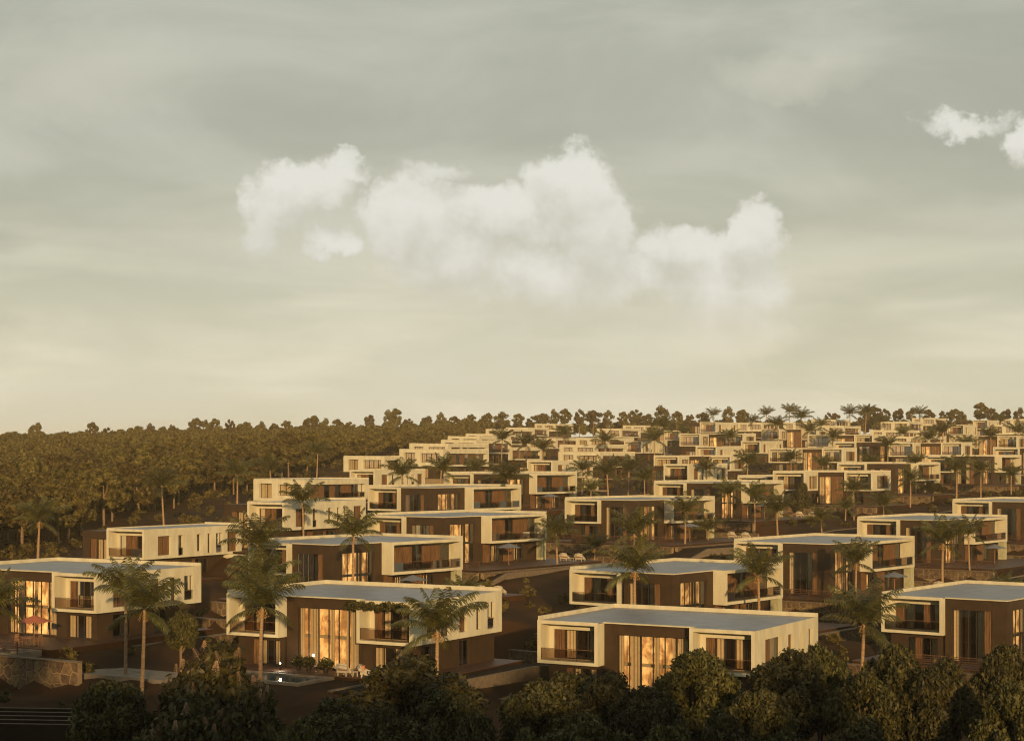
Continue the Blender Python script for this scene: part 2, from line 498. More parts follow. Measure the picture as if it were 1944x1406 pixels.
    def boxframe(s, T, a, b, depth=1.5, fr=.32, spec='wcdc', win=(.45, .35), rail=True, th=None, name='upper_box', headz=ZT - .75):
        """white framed upper box seen from T's side: frame, reveal, rear wall with a window, glass railing"""
        mb = MB()
        mb.box((a, 0, ZB), (b, depth, ZB + fr * .8), 'white', T)
        mb.box((a, 0, ZT - fr * .62), (b, depth, ZT), 'white', T)
        mb.box((a, 0, ZB + fr * .8), (a + fr, depth, ZT - fr * .62), 'white', T)
        mb.box((b - fr, 0, ZB + fr * .8), (b, depth, ZT - fr * .62), 'white', T)
        wa, wb = a + fr + win[0], b - fr - win[1]
        slab(mb, lambda u, d, z: T(u, d + depth, z), a, b, ZB, ZT, .3, [(wa, wb, ZB + fr * .8 + .05, headz)], 'white')
        s.add(name, mb)
        s.window(lambda u, d, z: T(u, d + depth, z), wa, wb, ZB + fr * .8 + .05, headz, spec)
        if rail: s.rail(T, a + fr, b - fr, ZB + fr * .8)
    def roof(s, rects, edges):
        mb = MB()
        for (x0, y0, x1, y1) in rects: mb.box((x0, y0, ZT + .003), (x1, y1, ZT + .07), 'roof')
        s.add('roof', mb)
        pb = MB()
        for (x0, y0, x1, y1, h) in edges: pb.box((x0, y0, ZT + .001), (x1, y1, ZT + h), 'white')
        s.add('parapet', pb)

def villa_court(lod):
    v = Villa(lod); W, L = 19.5, 14.5
    F0, S0 = front(0), side(W)
    v.boxframe(F0, 0, 5.7, spec='wcdk', name='upper_box')
    v.boxframe(F0, 13.9, W, spec='wcdcw' , name='upper_box')
    # double-height dark middle
    mb = MB(); slab(mb, front(1.2), 5.7, 13.9, 0, ZT, .35, [(6.9, 13.3, .12, 5.2)], 'brown'); v.add('brown_facade', mb)
    v.window(front(1.2), 6.9, 13.3, .12, 5.2, 'kcdkhc' if lod == 0 else 'ckdc', glow=True)
    # ground floor
    g1 = MB(); slab(g1, front(.9), .6, 5.7, 0, ZB - .002, .3, [(2.2, 5.2, .1, 2.25)], 'brown')
    slab(g1, front(.9), 13.9, W - .8, 0, ZB - .002, .3, [(15.0, 18.0, .1, 2.25)], 'brown')
    slab(g1, side(W - .8), 1.2, L, 0, ZB - .002, .3, [(3.0, 5.4, .1, 2.25), (8.5, 10.2, .1, 2.25)], 'brown')
    g1.box((.6, 1.2, 0), (.9, L, ZB - .002), 'brown'); g1.box((.9, L - .3, 0), (W - 1.1, L, ZB - .002), 'brown')
    v.add('ground_floor_wall', g1)
    v.window(front(.9), 2.2, 5.2, .1, 2.25, 'wcdc'); v.window(front(.9), 15.0, 18.0, .1, 2.25, 'cdc')
    v.window(side(W - .8), 3.0, 5.4, .1, 2.25, 'dc'); v.window(side(W - .8), 8.5, 10.2, .1, 2.25, 'ck')
    # white side wall of the upper storey
    sb = MB(); holes = [(2.2, 5.9, ZB + .4, ZT - .75), (7.3, 8.6, ZB + .5, ZT - .8), (10.1, 10.9, ZB + .5, ZT - .8), (12.0, 13.3, ZB + .4, ZT - .75)]
    slab(sb, S0, 1.8, L, ZB, ZT, .5, holes, 'white')
    sb.box((0, 1.8, ZB), (.4, L, ZT), 'white'); sb.box((.4, L - .4, ZB), (W - .5, L, ZT), 'white')
    sb.box((0.4, 1.8, ZB), (W - .5, L - .4, ZB + .25), 'white')
    v.add('side_wall', sb)
    v.window(S0, 2.2, 5.9, ZB + .4, ZT - .75, 'wwpd', d=.4); v.window(S0, 7.3, 8.6, ZB + .5, ZT - .8, 'w', d=.35)
    v.window(S0, 10.1, 10.9, ZB + .5, ZT - .8, 'd', d=.35); v.window(S0, 12.0, 13.3, ZB + .4, ZT - .75, 'ck', d=.35)
    v.rail(S0, 12.0, 13.3, ZB + .4, d=.1, h=.9)
    e = .12
    v.roof([(e, e, 5.7, L - e), (5.7, 1.25, 13.9, L - e), (13.9, e, W - e, L - e)],
           [(0, 0, 5.7, e, .1), (13.9, 0, W, e, .1), (5.7, .95, 13.9, 1.25, .1), (0, e, e, L - e, .42), (0, L - e, W, L, .42), (W - e, e, W, L - e, .1)])
    return v

def villa_corner(lod):
    v = Villa(lod); W, L = 12.4, 20.5
    F0 = front(0)
    v.boxframe(F0, 0, 6.3, spec='wcdwk')
    mb = MB(); slab(mb, front(.6), 6.3, W, 0, ZT, .35, [(7.0, 10.9, .15, 5.1)], 'brown')
    slab(mb, side(W), .95, 8.3, 0, ZT, .35, [(2.0, 7.0, .15, 5.2)], 'brown')
    v.add('brown_facade', mb)
    if lod == 0:
        for (z0, z1) in ((.02, 2.98), (3.01, 5.28), (5.31, 6.08)):
            for (p, q) in ((11.0, W - .02),):
                v.add('cladding_panel', MB().box((p, .575, z0), (q, .598, z1), 'brown'))
            for (p, q) in ((.97, 1.96), (7.06, 8.28)):
                v.add('cladding_panel', MB().box((p, -.025, z0), (q, -.002, z1), 'brown', side(W)))
        v.add('cladding_panel', MB().box((6.35, .575, 5.31), (10.97, .598, 6.08), 'brown'))
        v.add('cladding_panel', MB().box((1.99, -.025, 5.31), (7.03, -.002, 6.08), 'brown', side(W)))
    v.window(front(.6), 7.0, 10.9, .15, 5.1, 'cdcw' if lod else 'cddcw')
    v.window(side(W), 2.0, 7.0, .15, 5.2, 'kdhkd' if lod == 0 else 'kdhd', glow=True)
    # balcony box on the long side, standing 1.5 m proud
    S1 = side(W + 1.5)
    v.boxframe(S1, 8.3, L, depth=1.6, spec='dwwhwwd', win=(.1, .1), name='balcony_box', fr=.38, headz=ZT - .5)
    g1 = MB(); slab(g1, front(.9), .6, 6.3, 0, ZB - .002, .3, [(2.3, 5.4, .1, 2.2)], 'brown')
    slab(g1, side(W), 8.3, L, 0, ZB - .002, .3, [(10.2, 12.4, .1, 2.2), (15.2, 17.2, .1, 2.2)], 'brown')
    g1.box((.6, 1.2, 0), (.9, L, ZB - .002), 'brown'); g1.box((.9, L - .3, 0), (W - .3, L, ZB - .002), 'brown')
    v.add('ground_floor_wall', g1)
    v.window(front(.9), 2.3, 5.4, .1, 2.2, 'cwdc'); v.window(side(W), 10.2, 12.4, .1, 2.2, 'chc', glow=True); v.window(side(W), 15.2, 17.2, .1, 2.2, 'hc', glow=True)
    if lod == 0:
        for (p, q) in ((8.6, 10.0), (12.7, 15.0)):
            wb = MB(); m = int((q - p) / .16)
            for j in range(m): wb.box((p + (q - p) * j / m, -.08, .05), (p + (q - p) * (j + 1) / m - .04, -.003, 2.5), 'wood', side(W))
            v.add('timber_cladding', wb)
    sb = MB(); sb.box((0, 1.8, ZB), (.4, L, ZT), 'white'); sb.box((.4, L - .4, ZB), (W - .1, L, ZT), 'white'); sb.box((.4, 1.8, ZB), (W - .4, L - .4, ZB + .25), 'white')
    v.add('side_wall', sb)
    pb = MB(); pb.box((W + .5, L - 1.0, 0), (W + 1.45, L - .1, ZB - .002), 'pillar')
    v.add('stone_pillar', pb)
    e = .12
    v.roof([(e, e, 6.3, L - e), (6.3, .9, W - .05, L - e), (W - .05, 8.4, W + 1.5 - e, L - e)],
           [(0, 0, 6.3, e, .1), (6.3, .58, W + .03, .9, .1), (W - .05, .9, W + .03, 8.3, .1), (W - .05, 8.3, W + 1.5, 8.4, .1), (W + 1.5 - e, 8.4, W + 1.5, L - e, .1),
            (0, e, e, L - e, .4), (0, L - e, W + 1.5, L, .4)])
    return v

def villa_long(lod):
    v = Villa(lod); A, W, L = 4.3, 10.3, 18.0
    mb = MB(); slab(mb, front(.5), 0, A, 0, ZT - .25, .35, [(1.2, A - .1, .15, 4.9)], 'brown')
    mb.box((0, .85, 0), (.3, L - 4, ZT - .25), 'brown'); mb.box((.3, .85, ZT - .4), (A, L - 4, ZT - .25), 'brown')
    v.add('brown_facade', mb)
    v.window(front(.5), 1.2, A - .1, .15, 4.9, 'wcc')
    v.boxframe(front(0), A, W, spec='cwwdc')
    S0 = side(W)
    sb = MB()
    holes = [(2.4, 4.7, ZB + .4, ZT - .8), (6.0, 6.9, ZB + .25, ZT - .8), (9.4, 10.2, ZB + .6, ZT - .8), (11.4, 12.1, ZB + .3, ZT - .8), (13.0, 14.2, ZB + .3, ZT - .8), (15.2, 17.2, ZB + .3, ZT - .7)]
    slab(sb, S0, 1.8, L, ZB, ZT, .5, holes, 'white'); sb.box((A, L - .4, ZB), (W - .5, L, ZT), 'white'); sb.box((A, 1.8, ZB), (A + .4, L - .4, ZT), 'white')
    sb.box((A + .4, 1.8, ZB), (W - .5, L - .4, ZB + .25), 'white')
    v.add('side_wall', sb)
    for (a, b, c, d), sp_ in zip(holes, ('ww', 'c', 'k', 'd', 'kd', 'cww')): v.window(S0, a, b, c, d, sp_, d=.38)
    for k in (1, 4): v.rail(S0, holes[k][0], holes[k][1], holes[k][2], d=.12, h=.9)
    g1 = MB(); slab(g1, side(W - .9), .9, L - 2.5, 0, ZB - .002, .3, [(6.0, 7.4, .1, 2.2), (9.5, 12.5, .1, 2.2)], 'brown')
    slab(g1, front(.9), A, W - 1.2, 0, ZB - .002, .3, [(A + 1.5, A + 4, .1, 2.2)], 'brown')
    g1.box((A, L - 2.8, 0), (W - 1.2, L - 2.5, ZB - .002), 'brown')
    v.add('ground_floor_wall', g1)
    v.window(side(W - .9), 6.0, 7.4, .1, 2.2, 'w'); v.window(side(W - .9), 9.5, 12.5, .1, 2.2, 'wdcd'); v.window(front(.9), A + 1.5, A + 4, .1, 2.2, 'cd')
    gw = MB(); gw.box((W - 1.1, L - 2.45, 0), (W + 2.4, L - 2.1, ZB - .03), 'white'); v.add('garden_wing_wall', gw)
    e = .12
    v.roof([(A + e, e, W - e, L - e)], [(A, 0, W, e, .1), (A, e, A + e, L - e, .2), (A, L - e, W, L, .35), (W - e, e, W, L - e, .1)])
    return v

def villa_wide(lod):
    v = Villa(lod); W, L = 11.0, 19.0
    sb = MB()
    slab(sb, front(0), 0, W, ZB, ZT, .9, [(1.3, 4.0, ZB + .45, ZT - .55), (5.4, 10.2, ZB + .9, ZT - .7)], 'white')
    S0 = side(W)
    slab(sb, S0, .9, L, ZB, ZT, .9, [(1.6, L - 1.1, ZB + .4, ZT - .75)], 'white')
    sb.box((0, .9, ZB), (.4, L, ZT), 'white'); sb.box((.4, L - .4, ZB), (W - .9, L, ZT), 'white'); sb.box((.4, .9, ZB), (W - .9, L - .4, ZB + .25), 'white')
    v.add('upper_wall', sb)
    v.window(front(0), 1.3, 4.0, ZB + .45, ZT - .55, 'cc', d=.6); v.window(front(0), 5.4, 10.2, ZB + .9, ZT - .7, 'cccc', d=.6)
    v.window(S0, 1.6, L - 1.1, ZB + .4, ZT - .75, 'wwwkwcwwhd', d=.8)
    v.rail(S0, 10.5, L - 1.1, ZB + .4, d=.1, h=.9)
    g1 = MB(); slab(g1, side(W - .9), .9, L - .6, 0, ZB - .002, .3, [(3, 6, .1, 2.2), (10, 14, .1, 2.2)], 'brown')
    slab(g1, front(.6), .6, W - 1.2, 0, ZB - .002, .3, [(2.5, 7, .1, 2.2)], 'brown')
    g1.box((.6, .9, 0), (.9, L - .6, ZB - .002), 'brown')
    v.add('ground_floor_wall', g1)
    v.window(side(W - .9), 3, 6, .1, 2.2, 'wcd', glow=True); v.window(side(W - .9), 10, 14, .1, 2.2, 'wdcw'); v.window(front(.6), 2.5, 7, .1, 2.2, 'cdwc')
    e = .12
    v.roof([(e, e, W - e, L - e)], [(0, 0, W, e, .1), (0, e, e, L - e, .3), (0, L - e, W, L, .35), (W - e, e, W, L - e, .1)])
    return v

def villa_twin(lod):
    v = Villa(lod); W1, W2, W3, Y2, L = 6.6, 12.0, 17.6, 6.2, 15.5
    v.boxframe(front(0), 0, W1, spec='cccdc', win=(.1, .05), depth=1.2)
    sb = MB(); S1 = side(W1)
    slab(sb, S1, 1.5, Y2, ZB, ZT, .5, [(2.0, Y2 - .05, ZB + .35, ZT - .75)], 'white')
    sb.box((0, 1.5, ZB), (.4, L, ZT), 'white'); sb.box((.4, L - .4, ZB), (W3 - .5, L, ZT), 'white'); sb.box((.4, 1.5, ZB), (W1 - .5, L - .4, ZB + .25), 'white')
    S3 = side(W3)
    slab(sb, S3, Y2 + 1.5, L, ZB, ZT, .5, [(Y2 + 1.9, L - .9, ZB + .45, ZT - .7)], 'white')
    sb.box((W2, Y2 + 1.5, ZB), (W3 - .5, L - .4, ZB + .25), 'white')
    v.add('side_wall', sb)
    v.window(S1, 2.0, Y2 - .05, ZB + .35, ZT - .75, 'wcp', d=.3)
    v.window(S3, Y2 + 1.9, L - .9, ZB + .45, ZT - .7, 'wppwkww', d=.4)
    mb = MB(); slab(mb, front(Y2), W1, W2, 0, ZT, .35, [(W1 + .15, W2 - .3, .15, 5.3)], 'brown'); v.add('brown_facade', mb)
    v.window(front(Y2), W1 + .15, W2 - .3, .15, 5.3, 'chhww' if lod == 0 else 'chww', glow=True)
    v.boxframe(front(Y2 - .4), W2, W3, spec='ccdk', win=(.1, .05), depth=1.2)
    g1 = MB(); slab(g1, front(.8), .6, W1 - .4, 0, ZB - .002, .3, [(1.5, 5.5, .1, 2.2)], 'brown')
    slab(g1, side(W1 - .4), 1.1, Y2, 0, ZB - .002, .3, [(1.8, 5.4, .1, 2.2)], 'brown')
    slab(g1, front(Y2 + .4), W2, W3 - .5, 0, ZB - .002, .3, [(W2 + 1, W2 + 3.5, .1, 2.2)], 'brown')
    slab(g1, side(W3 - .5), Y2 + .7, L, 0, ZB - .002, .3, [(Y2 + 3, Y2 + 4.6, .1, 2.2)], 'brown')
    g1.box((.6, 1.1, 0), (.9, L, ZB - .002), 'brown')
    v.add('ground_floor_wall', g1)
    v.window(front(.8), 1.5, 5.5, .1, 2.2, 'cpdw'); v.window(side(W1 - .4), 1.8, 5.4, .1, 2.2, 'wcc', glow=True)
    v.window(front(Y2 + .4), W2 + 1, W2 + 3.5, .1, 2.2, 'kd'); v.window(side(W3 - .5), Y2 + 3, Y2 + 4.6, .1, 2.2, 'wc')
    e = .12
    v.roof([(e, e, W1 - e, L - e), (W1 - e, Y2 + .25, W2, L - e), (W2, Y2 - .2, W3 - e, L - e)],
           [(0, 0, W1, e, .1), (W1 - e, e, W1, Y2, .1), (W1, Y2 - .02, W2, Y2 + .25, .1), (W2, Y2 - .4, W3, Y2 - .2, .1), (W3 - e, Y2 - .2, W3, L - e, .1), (0, e, e, L - e, .3), (0, L - e, W3, L, .35)])
    return v

BUILD = {'court': villa_court, 'corner': villa_corner, 'long': villa_long, 'wide': villa_wide, 'twin': villa_twin}
SIZE = {'court': (19.5, 14.5), 'corner': (13.9, 20.5), 'long': (12.7, 18), 'wide': (11, 19), 'twin': (17.6, 15.5)}
PREFAB = {}
def place_villa(kind, loc, rot, lod):
    key = (kind, lod)
    if key not in PREFAB: PREFAB[key] = BUILD[kind](lod).parts
    root = link('villa', None, loc=loc, rot=(0, 0, rot))
    root.empty_display_size = .5
    for (n, me, subs) in PREFAB[key]:
        o = link(n, me, root)
        for (n2, me2) in subs: link(n2, me2, o)
    return root

# kind, px, py of the top left front corner, depth, turn, label
HOUSES = [
 ('court', 1020, 1178, 140, -30, 'nearest right-hand villa, long flat grey roof and two cream boxes behind the round foreground trees'),
 ('court', 430, 1128, 146, -30, 'villa with tall curtained glass front, vine under its eaves and lit pool terrace before it'),
 ('court', -99, 1079, 162, -30, 'villa at the left edge of the picture with the terracotta parasol on its terrace'),
 ('long', 152, 1003, 202, -30, 'long white-sided villa directly behind the left-edge villa, beside the brown slope'),
 ('long', 420, 953, 217, -30, 'white-sided villa behind the tallest left palm cluster, with a brown wing on its left'),
 ('wide', 481, 911, 288, -30, 'pale villa with two square front windows beside the wood, above the brown-winged white villa'),
 ('long', 630, 893, 330, -30, 'villa with low brown wing half hidden behind the pair of dark palms'),
 ('wide', 652, 867, 372, -30, 'cream flat-roofed villa against the brown slope with two rows of small panes'),
 ('wide', 758, 854, 356, -30, 'villa with long timber side opening, tallest of the left stepped stack'),
 ('wide', 777, 843, 402, -30, 'second villa up in the left stepped stack by the wood edge'),
 ('wide', 837, 836, 445, -30, 'third villa up in the left stepped stack by the wood edge'),
 ('wide', 850, 829, 500, -30, 'fourth villa up in the left stepped stack by the wood edge'),
 ('wide', 884, 824, 560, -30, 'fifth villa up in the left stepped stack by the wood edge'),
 ('wide', 922, 815, 640, -30, 'topmost villa of the left stepped stack under the ridge trees'),
 ('corner', 471, 1029, 184.4, -38, 'villa directly behind the vine-hung villa, brown corner and long balcony box on its right'),
 ('corner', 697, 979, 217, -38, 'villa with glowing double-height window and white armchairs at the middle left'),
 ('corner', 698, 925, 255, -38, 'brown-cornered villa just behind the one with the glowing double-height window'),
 ('corner', 842, 899, 290, -38, 'villa behind the large middle palm with its balcony box to the right of the fronds'),
 ('corner', 1081, 1082, 174, -38, 'villa in the second row behind a tall palm, cream balcony box above the road'),
 ('corner', 1393, 1028, 200, -38, 'villa in the right centre with a golden window wall between two palms'),
 ('corner', 1627, 985, 236, -38, 'villa right of centre in the upper right row with a palm before its window wall'),
 ('corner', 1808, 951, 264, -38, 'last villa of the upper right row, cut by the right edge of the picture'),
 ('corner', 1673, 1130, 162, -38, 'near right villa with brown corner behind the rightmost round trees'),
 ('corner', 1072, 948, 251, -38, 'villa in the centre of the slope with stone terrace walls below it'),
 ('corner', 1241, 916, 286, -38, 'villa above the central terrace house, half hidden by two young palms'),
 ('long', 1226, 882, 355, -34, 'villa with grey and timber side panels above the central palms'),
 ('long', 966, 875, 345, -30, 'villa with a row of slit windows behind the middle palms'),
 ('wide', 1060, 859, 395, -30, 'villa with two wide front windows above the slit-windowed one'),
 ('wide', 1062, 845, 450, -30, 'low villa with a five-pane window strip in the central stack'),
 ('wide', 1093, 832, 520, -30, 'small pale villa above the strip-windowed villa in the central stack'),
 ('wide', 1015, 805, 800, -30, 'pale villa on the ridge left of centre, under the dark trees'),
 ('wide', 1133, 814, 690, -30, 'pale ridge villa behind the lone dark palm at the centre'),
 ('twin', 1241, 866, 402, -30, 'stepped villa with cream end bays and a yellow panel, centre right of the slope'),
 ('twin', 1290, 824, 486, -30, 'villa with two square framed boxes at the centre right, high on the slope'),
 ('long', 1292, 848, 440, -30, 'villa with dark left wing just below the two-box villa'),
 ('wide', 1183, 808, 760, -30, 'ridge villa left of the two crossed palms'),
 ('long', 1306, 802, 560, -30, 'tall-fronted ridge villa with slit side windows, centre right'),
 ('twin', 1467, 896, 316, -33, 'large stepped villa with a bright yellow panel and a young tree in front'),
 ('twin', 1459, 852, 423, -33, 'stepped villa with yellow panel directly above the large stepped villa'),
 ('long', 1380, 838, 480, -30, 'villa with dark wing left of the upper stepped villa'),
 ('twin', 1445, 815, 560, -30, 'villa behind the pair of dark palms high on the right slope'),
 ('wide', 1540, 797, 720, -30, 'ridge villa between two palm clumps on the right skyline'),
 ('wide', 1546, 809, 600, -30, 'villa with orange-lit opening just under the ridge villa on the right'),
 ('twin', 1533, 826, 482, -30, 'villa with tall narrow box beside a dark palm, upper right'),
 ('corner', 1582, 840, 440, -36, 'villa with a brown front behind the palms, upper right'),
 ('corner', 1589, 880, 340, -36, 'villa right of the large stepped villa with a brown fascia and white balcony'),
 ('wide', 1593, 827, 545, -30, 'villa with long timber opening between palms on the upper right slope'),
 ('wide', 1487, 802, 680, -30, 'small pale villa behind the skyline palms'),
 ('wide', 1672, 801, 640, -30, 'villa with long glowing timber opening near the right skyline'),
 ('wide', 1693, 818, 575, -30, 'villa with a strip of small panes on the right upper slope'),
 ('wide', 1696, 829, 510, -30, 'villa with doubled roof edge just below the strip-paned one'),
 ('twin', 1687, 841, 432, -30, 'villa with blue-grey panel on the right slope behind two palms'),
 ('corner', 1756, 866, 362, -37, 'villa with brown centre and blue parasol on the right slope'),
 ('corner', 1885, 851, 395, -37, 'villa near the right edge with cream framed box above a palm'),
 ('long', 1826, 798, 660, -30, 'right skyline villa with three-pane strip under the roof'),
 ('long', 1775, 807, 590, -30, 'villa with bright slit windows behind the dark round palm'),
 ('wide', 1881, 807, 610, -30, 'villa below the right skyline villa with shaded terrace'),
 ('twin', 1802, 828, 470, -30, 'villa with tall curtained opening between two palms on the right'),
 ('twin', 1892, 831, 480, -30, 'villa with shaded porch at the right edge below the round palm'),
 ('wide', 1731, 794, 770, -30, 'right ridge villa with dark brown roof band'),
 ('wide', 1900, 796, 720, -30, 'dark-fronted villa standing among the right skyline trees'),
 ('wide', 1652, 817, 560, -30, 'villa with small square windows left of the strip-paned villa'),
 ('wide', 960, 812, 720, -30, 'pale villa just right of the left stack top, with a long white band'),
 ('long', 1240, 818, 600, -30, 'villa between the two crossed palms and the two-box villa'),
 ('wide', 1400, 803, 690, -30, 'pale villa with long roof left of the skyline palms'),
 ('wide', 1350, 838, 520, -30, 'villa with timber strip between the two-box villa and the dark-winged villa'),
 ('wide', 905, 850, 480, -30, 'pale villa to the right of the left stack behind slim palms'),
 ('wide', 1000, 832, 560, -30, 'villa in the middle of the slope behind the dark bushy palms'),
 ('long', 1160, 838, 500, -30, 'villa with timber strip to the right of the central stack'),
 ('corner', 1400, 905, 330, -36, 'villa behind three palms, immediately left of the large stepped villa'),
]
HZs = []
for i, (k, px, py, D, rot, lab) in enumerate(HOUSES):
    p = P(px, py, D); p.z -= ZT
    HZs.append((k, p, R(rot)))

# ------------------------------------------------------------------ terrain
ctrl = []
for k, p, r in HZs:
    w, l = SIZE[k]; c = p + Vector((math.cos(r) * w / 2 - math.sin(r) * l / 2, math.sin(r) * w / 2 + math.cos(r) * l / 2, 0))
    ctrl.append((c.x, c.y, p.z - .1, 1.0))
ctrl += [(x, y, z, 1.0) for x, y, z in [
    (-90, -140, 14), (0, -140, 14), (90, -140, 11), (-90, -80, 17), (-40, -80, 17), (-10, -80, 15), (8, -80, 13.5), (30, -80, 11.5), (90, -80, 10), (-220, -80, 8), (220, -80, 8), (-260, -160, 8), (260, -160, 8),  # unseen hill added behind the viewpoint, its height shaped to shade the foreground
    (-60, -20, -8), (0, -20, -8), (60, -20, -8), (0, 30, -21), (-50, 30, -21), (50, 30, -21), (0, 80, -22.5), (-40, 80, -22.5), (45, 80, -23), (0, 110, -21), (-50, 118, -20.5),
    (40, 112, -22), (75, 140, -21), (-20, 112, -20.5), (-90, 150, -18),
    (-75, 200, -15.5), (-95, 250, -14), (-62, 250, -13.2), (-110, 320, -12), (-75, 320, -9.5), (-60, 360, -7), (-130, 420, -8), (-80, 430, -4), (-60, 470, 0),
    (-160, 560, -2), (-100, 560, 0), (-55, 600, 3), (-220, 700, 3), (-140, 700, 4), (-60, 720, 7), (-260, 850, 5), (-120, 850, 8.5), (-20, 850, 12),
    (20, 850, 13.5), (80, 860, 14.5), (160, 870, 15), (260, 880, 15.5), (60, 900, 15), (160, 900, 15.5), (280, 900, 16), (-10, 1000, 12), (120, 1000, 13), (320, 1000, 14), (-200, 1100, 8), (-400, 900, 2), (500, 900, 20),
    (300, 500, 6), (260, 350, -4), (200, 200, -14), (-300, 300, -14), (-300, 500, -6), (0, 1300, 12), (400, 1400, 12), (-400, 1400, 2)]]
CA = np.array(ctrl)
pads = []
for ip, (k, p, r) in enumerate(HZs):
    w, l = SIZE[k]
    ex = (3.0, 4.5) if p.y < 330 else (1.5, 1.0)
    if ip == 2: pads.append((p.x, p.y, r, -6, -10.6, w + 2, l + 2, p.z, 2))
    elif ip in (37, 45, 69, 52, 54): pads.append((p.x, p.y, r, -2, -3.5, w + 6, l + 2, p.z, 1))
    elif k == 'corner' and p.y < 300: pads.append((p.x, p.y, r, -2, -3.5, w + 8, l + 3, p.z, 1))
    else: pads.append((p.x, p.y, r, -6 if k == 'court' else -2, -ex[1] - (7 if p.y < 165 and k == 'court' else 0), w + ex[0], l + 2, p.z, 0))

def ground(x, y):
    x = np.atleast_1d(np.asarray(x, float)); y = np.atleast_1d(np.asarray(y, float))
    d2 = (x[:, None] - CA[:, 0]) ** 2 + ((y[:, None] - CA[:, 1]) * .9) ** 2
    s = (8 + np.maximum(y, 0)[:, None] * .02) ** 2
    w = 1 / (d2 + s) ** 1.9
    z = (w * CA[:, 2]).sum(1) / w.sum(1)
    far = np.clip((np.hypot(x, y) - 1500) / 1500, 0, 1)
    z = z * (1 - far) - 5 * far
    z += .25 * np.sin(x * .21 + y * .07) * np.sin(y * .17 - x * .05)
    for (px, py, r, x0, y0, x1, y1, pz, drop) in pads:
        c, sn = math.cos(r), math.sin(r)
        near = (abs(x - px) < 40) & (abs(y - py) < 40)
        if not near.any(): continue
        xx, yy_ = x[near] - px, y[near] - py
        u = c * xx + sn * yy_; v = -sn * xx + c * yy_
        dx = np.maximum(np.maximum(x0 - u, u - x1), 0); dy = np.maximum(np.maximum(y0 - v, v - y1), 0)
        dd = np.hypot(dx, dy)
        zz = z[near]
        gap = .6 if drop else .28
        zz = np.clip(zz, pz - gap - dd * .6, pz - gap + dd * .8)
        if drop == 2:
            zz = np.where((u > -10) & (u < x1 + 9) & (v < y0), np.minimum(zz, pz - 2.9), zz)
        elif drop:
            fr = (u > -4) & (u < x1 + 6)
            zz = np.where(fr & (v < -3.5) & (v >= -6.3), np.minimum(zz, pz - 1.9), zz)
            zz = np.where(fr & (v < -6.3), np.minimum(zz, pz - 4.3 + np.maximum(-14 - v, 0) * .5), zz)
        z[near] = zz
    return z

def terrain_mesh():
    def axis(pts):
        out = []
        for a, b, st in pts: out += list(np.arange(a, b, st))
        return np.array(out + [pts[-1][1]])
    ys = axis([(-600, -200, 50), (-200, 90, 10), (90, 360, 2.6), (360, 620, 5), (620, 1100, 9), (1100, 2000, 60), (2000, 2800, 200)])
    xs = axis([(-2200, -1000, 200), (-1000, -300, 60), (-300, -120, 8), (-120, 120, 2.6), (120, 320, 6), (320, 1000, 50), (1000, 2200, 200)])
    gx, gy = np.meshgrid(xs, ys)
    zz = np.concatenate([ground(a, b) for a, b in zip(gx, gy)])
    n, m = len(ys), len(xs)
    vs = np.stack([gx.ravel(), gy.ravel(), zz], 1)
    idx = np.arange(n * m).reshape(n, m)
    fs = np.stack([idx[:-1, :-1], idx[:-1, 1:], idx[1:, 1:], idx[1:, :-1]], -1).reshape(-1, 4)
    me = bpy.data.meshes.new('ground')
    me.vertices.add(len(vs)); me.vertices.foreach_set('co', vs.ravel())
    me.loops.add(fs.size); me.loops.foreach_set('vertex_index', fs.ravel())
    me.polygons.add(len(fs)); me.polygons.foreach_set('loop_start', np.arange(0, fs.size, 4))
    me.polygons.foreach_set('use_smooth', np.ones(len(fs), bool))
    me.update(calc_edges=True); me.materials.append(M['soil'])
    return me
tag(link('ground', terrain_mesh()), kind='structure')

def strip(name, pts, width, key, lift, kerbs=False):
    """road laid over the terrain along a polyline"""
    P2 = []
    for (a, b), (c, d) in zip(pts[:-1], pts[1:]):
        n = max(2, int(math.hypot(c - a, d - b) / 4))
        P2 += [(a + (c - a) * i / n, b + (d - b) * i / n) for i in range(n)]
    P2.append(pts[-1])
    mb = MB(); kb = MB(); prev = None
    for i, (x, y) in enumerate(P2):
        q = P2[min(i + 1, len(P2) - 1)]; r = P2[max(i - 1, 0)]
        t = Vector((q[0] - r[0], q[1] - r[1])).normalized(); nrm = Vector((-t.y, t.x))
        zs = [float(ground(x + nrm.x * s, y + nrm.y * s)[0]) for s in (-width / 2, 0, width / 2)]
        z = max(zs) + lift
        cur = [(x - nrm.x * width / 2, y - nrm.y * width / 2, z), (x + nrm.x * width / 2, y + nrm.y * width / 2, z)]
        k = [(x + nrm.x * s, y + nrm.y * s) for s in (-width / 2 - .3, -width / 2, width / 2, width / 2 + .3)]
        if prev:
            mb.poly([prev[0][0], cur[0], cur[1], prev[0][1]], key)
            for a, b in ((0, 1), (2, 3)):
                for (za, zb) in ((z + .12, prev[1] + .12),):
                    kb.poly([(*prev[2][a], zb), (*k[a], za), (*k[b], za), (*prev[2][b], zb)], 'kerb')
                    kb.poly([(*prev[2][a], zb), (*k[a], za), (*k[a], za - 1.2), (*prev[2][a], zb - 1.2)], 'kerb')
                    kb.poly([(*prev[2][b], zb), (*k[b], za), (*k[b], za - 1.2), (*prev[2][b], zb - 1.2)], 'kerb')
        prev = (cur, z, k)
    tag(link(name, mb.mesh(name)), kind='structure')
    if kerbs: tag(link('kerb', kb.mesh('kerb')), kind='structure')

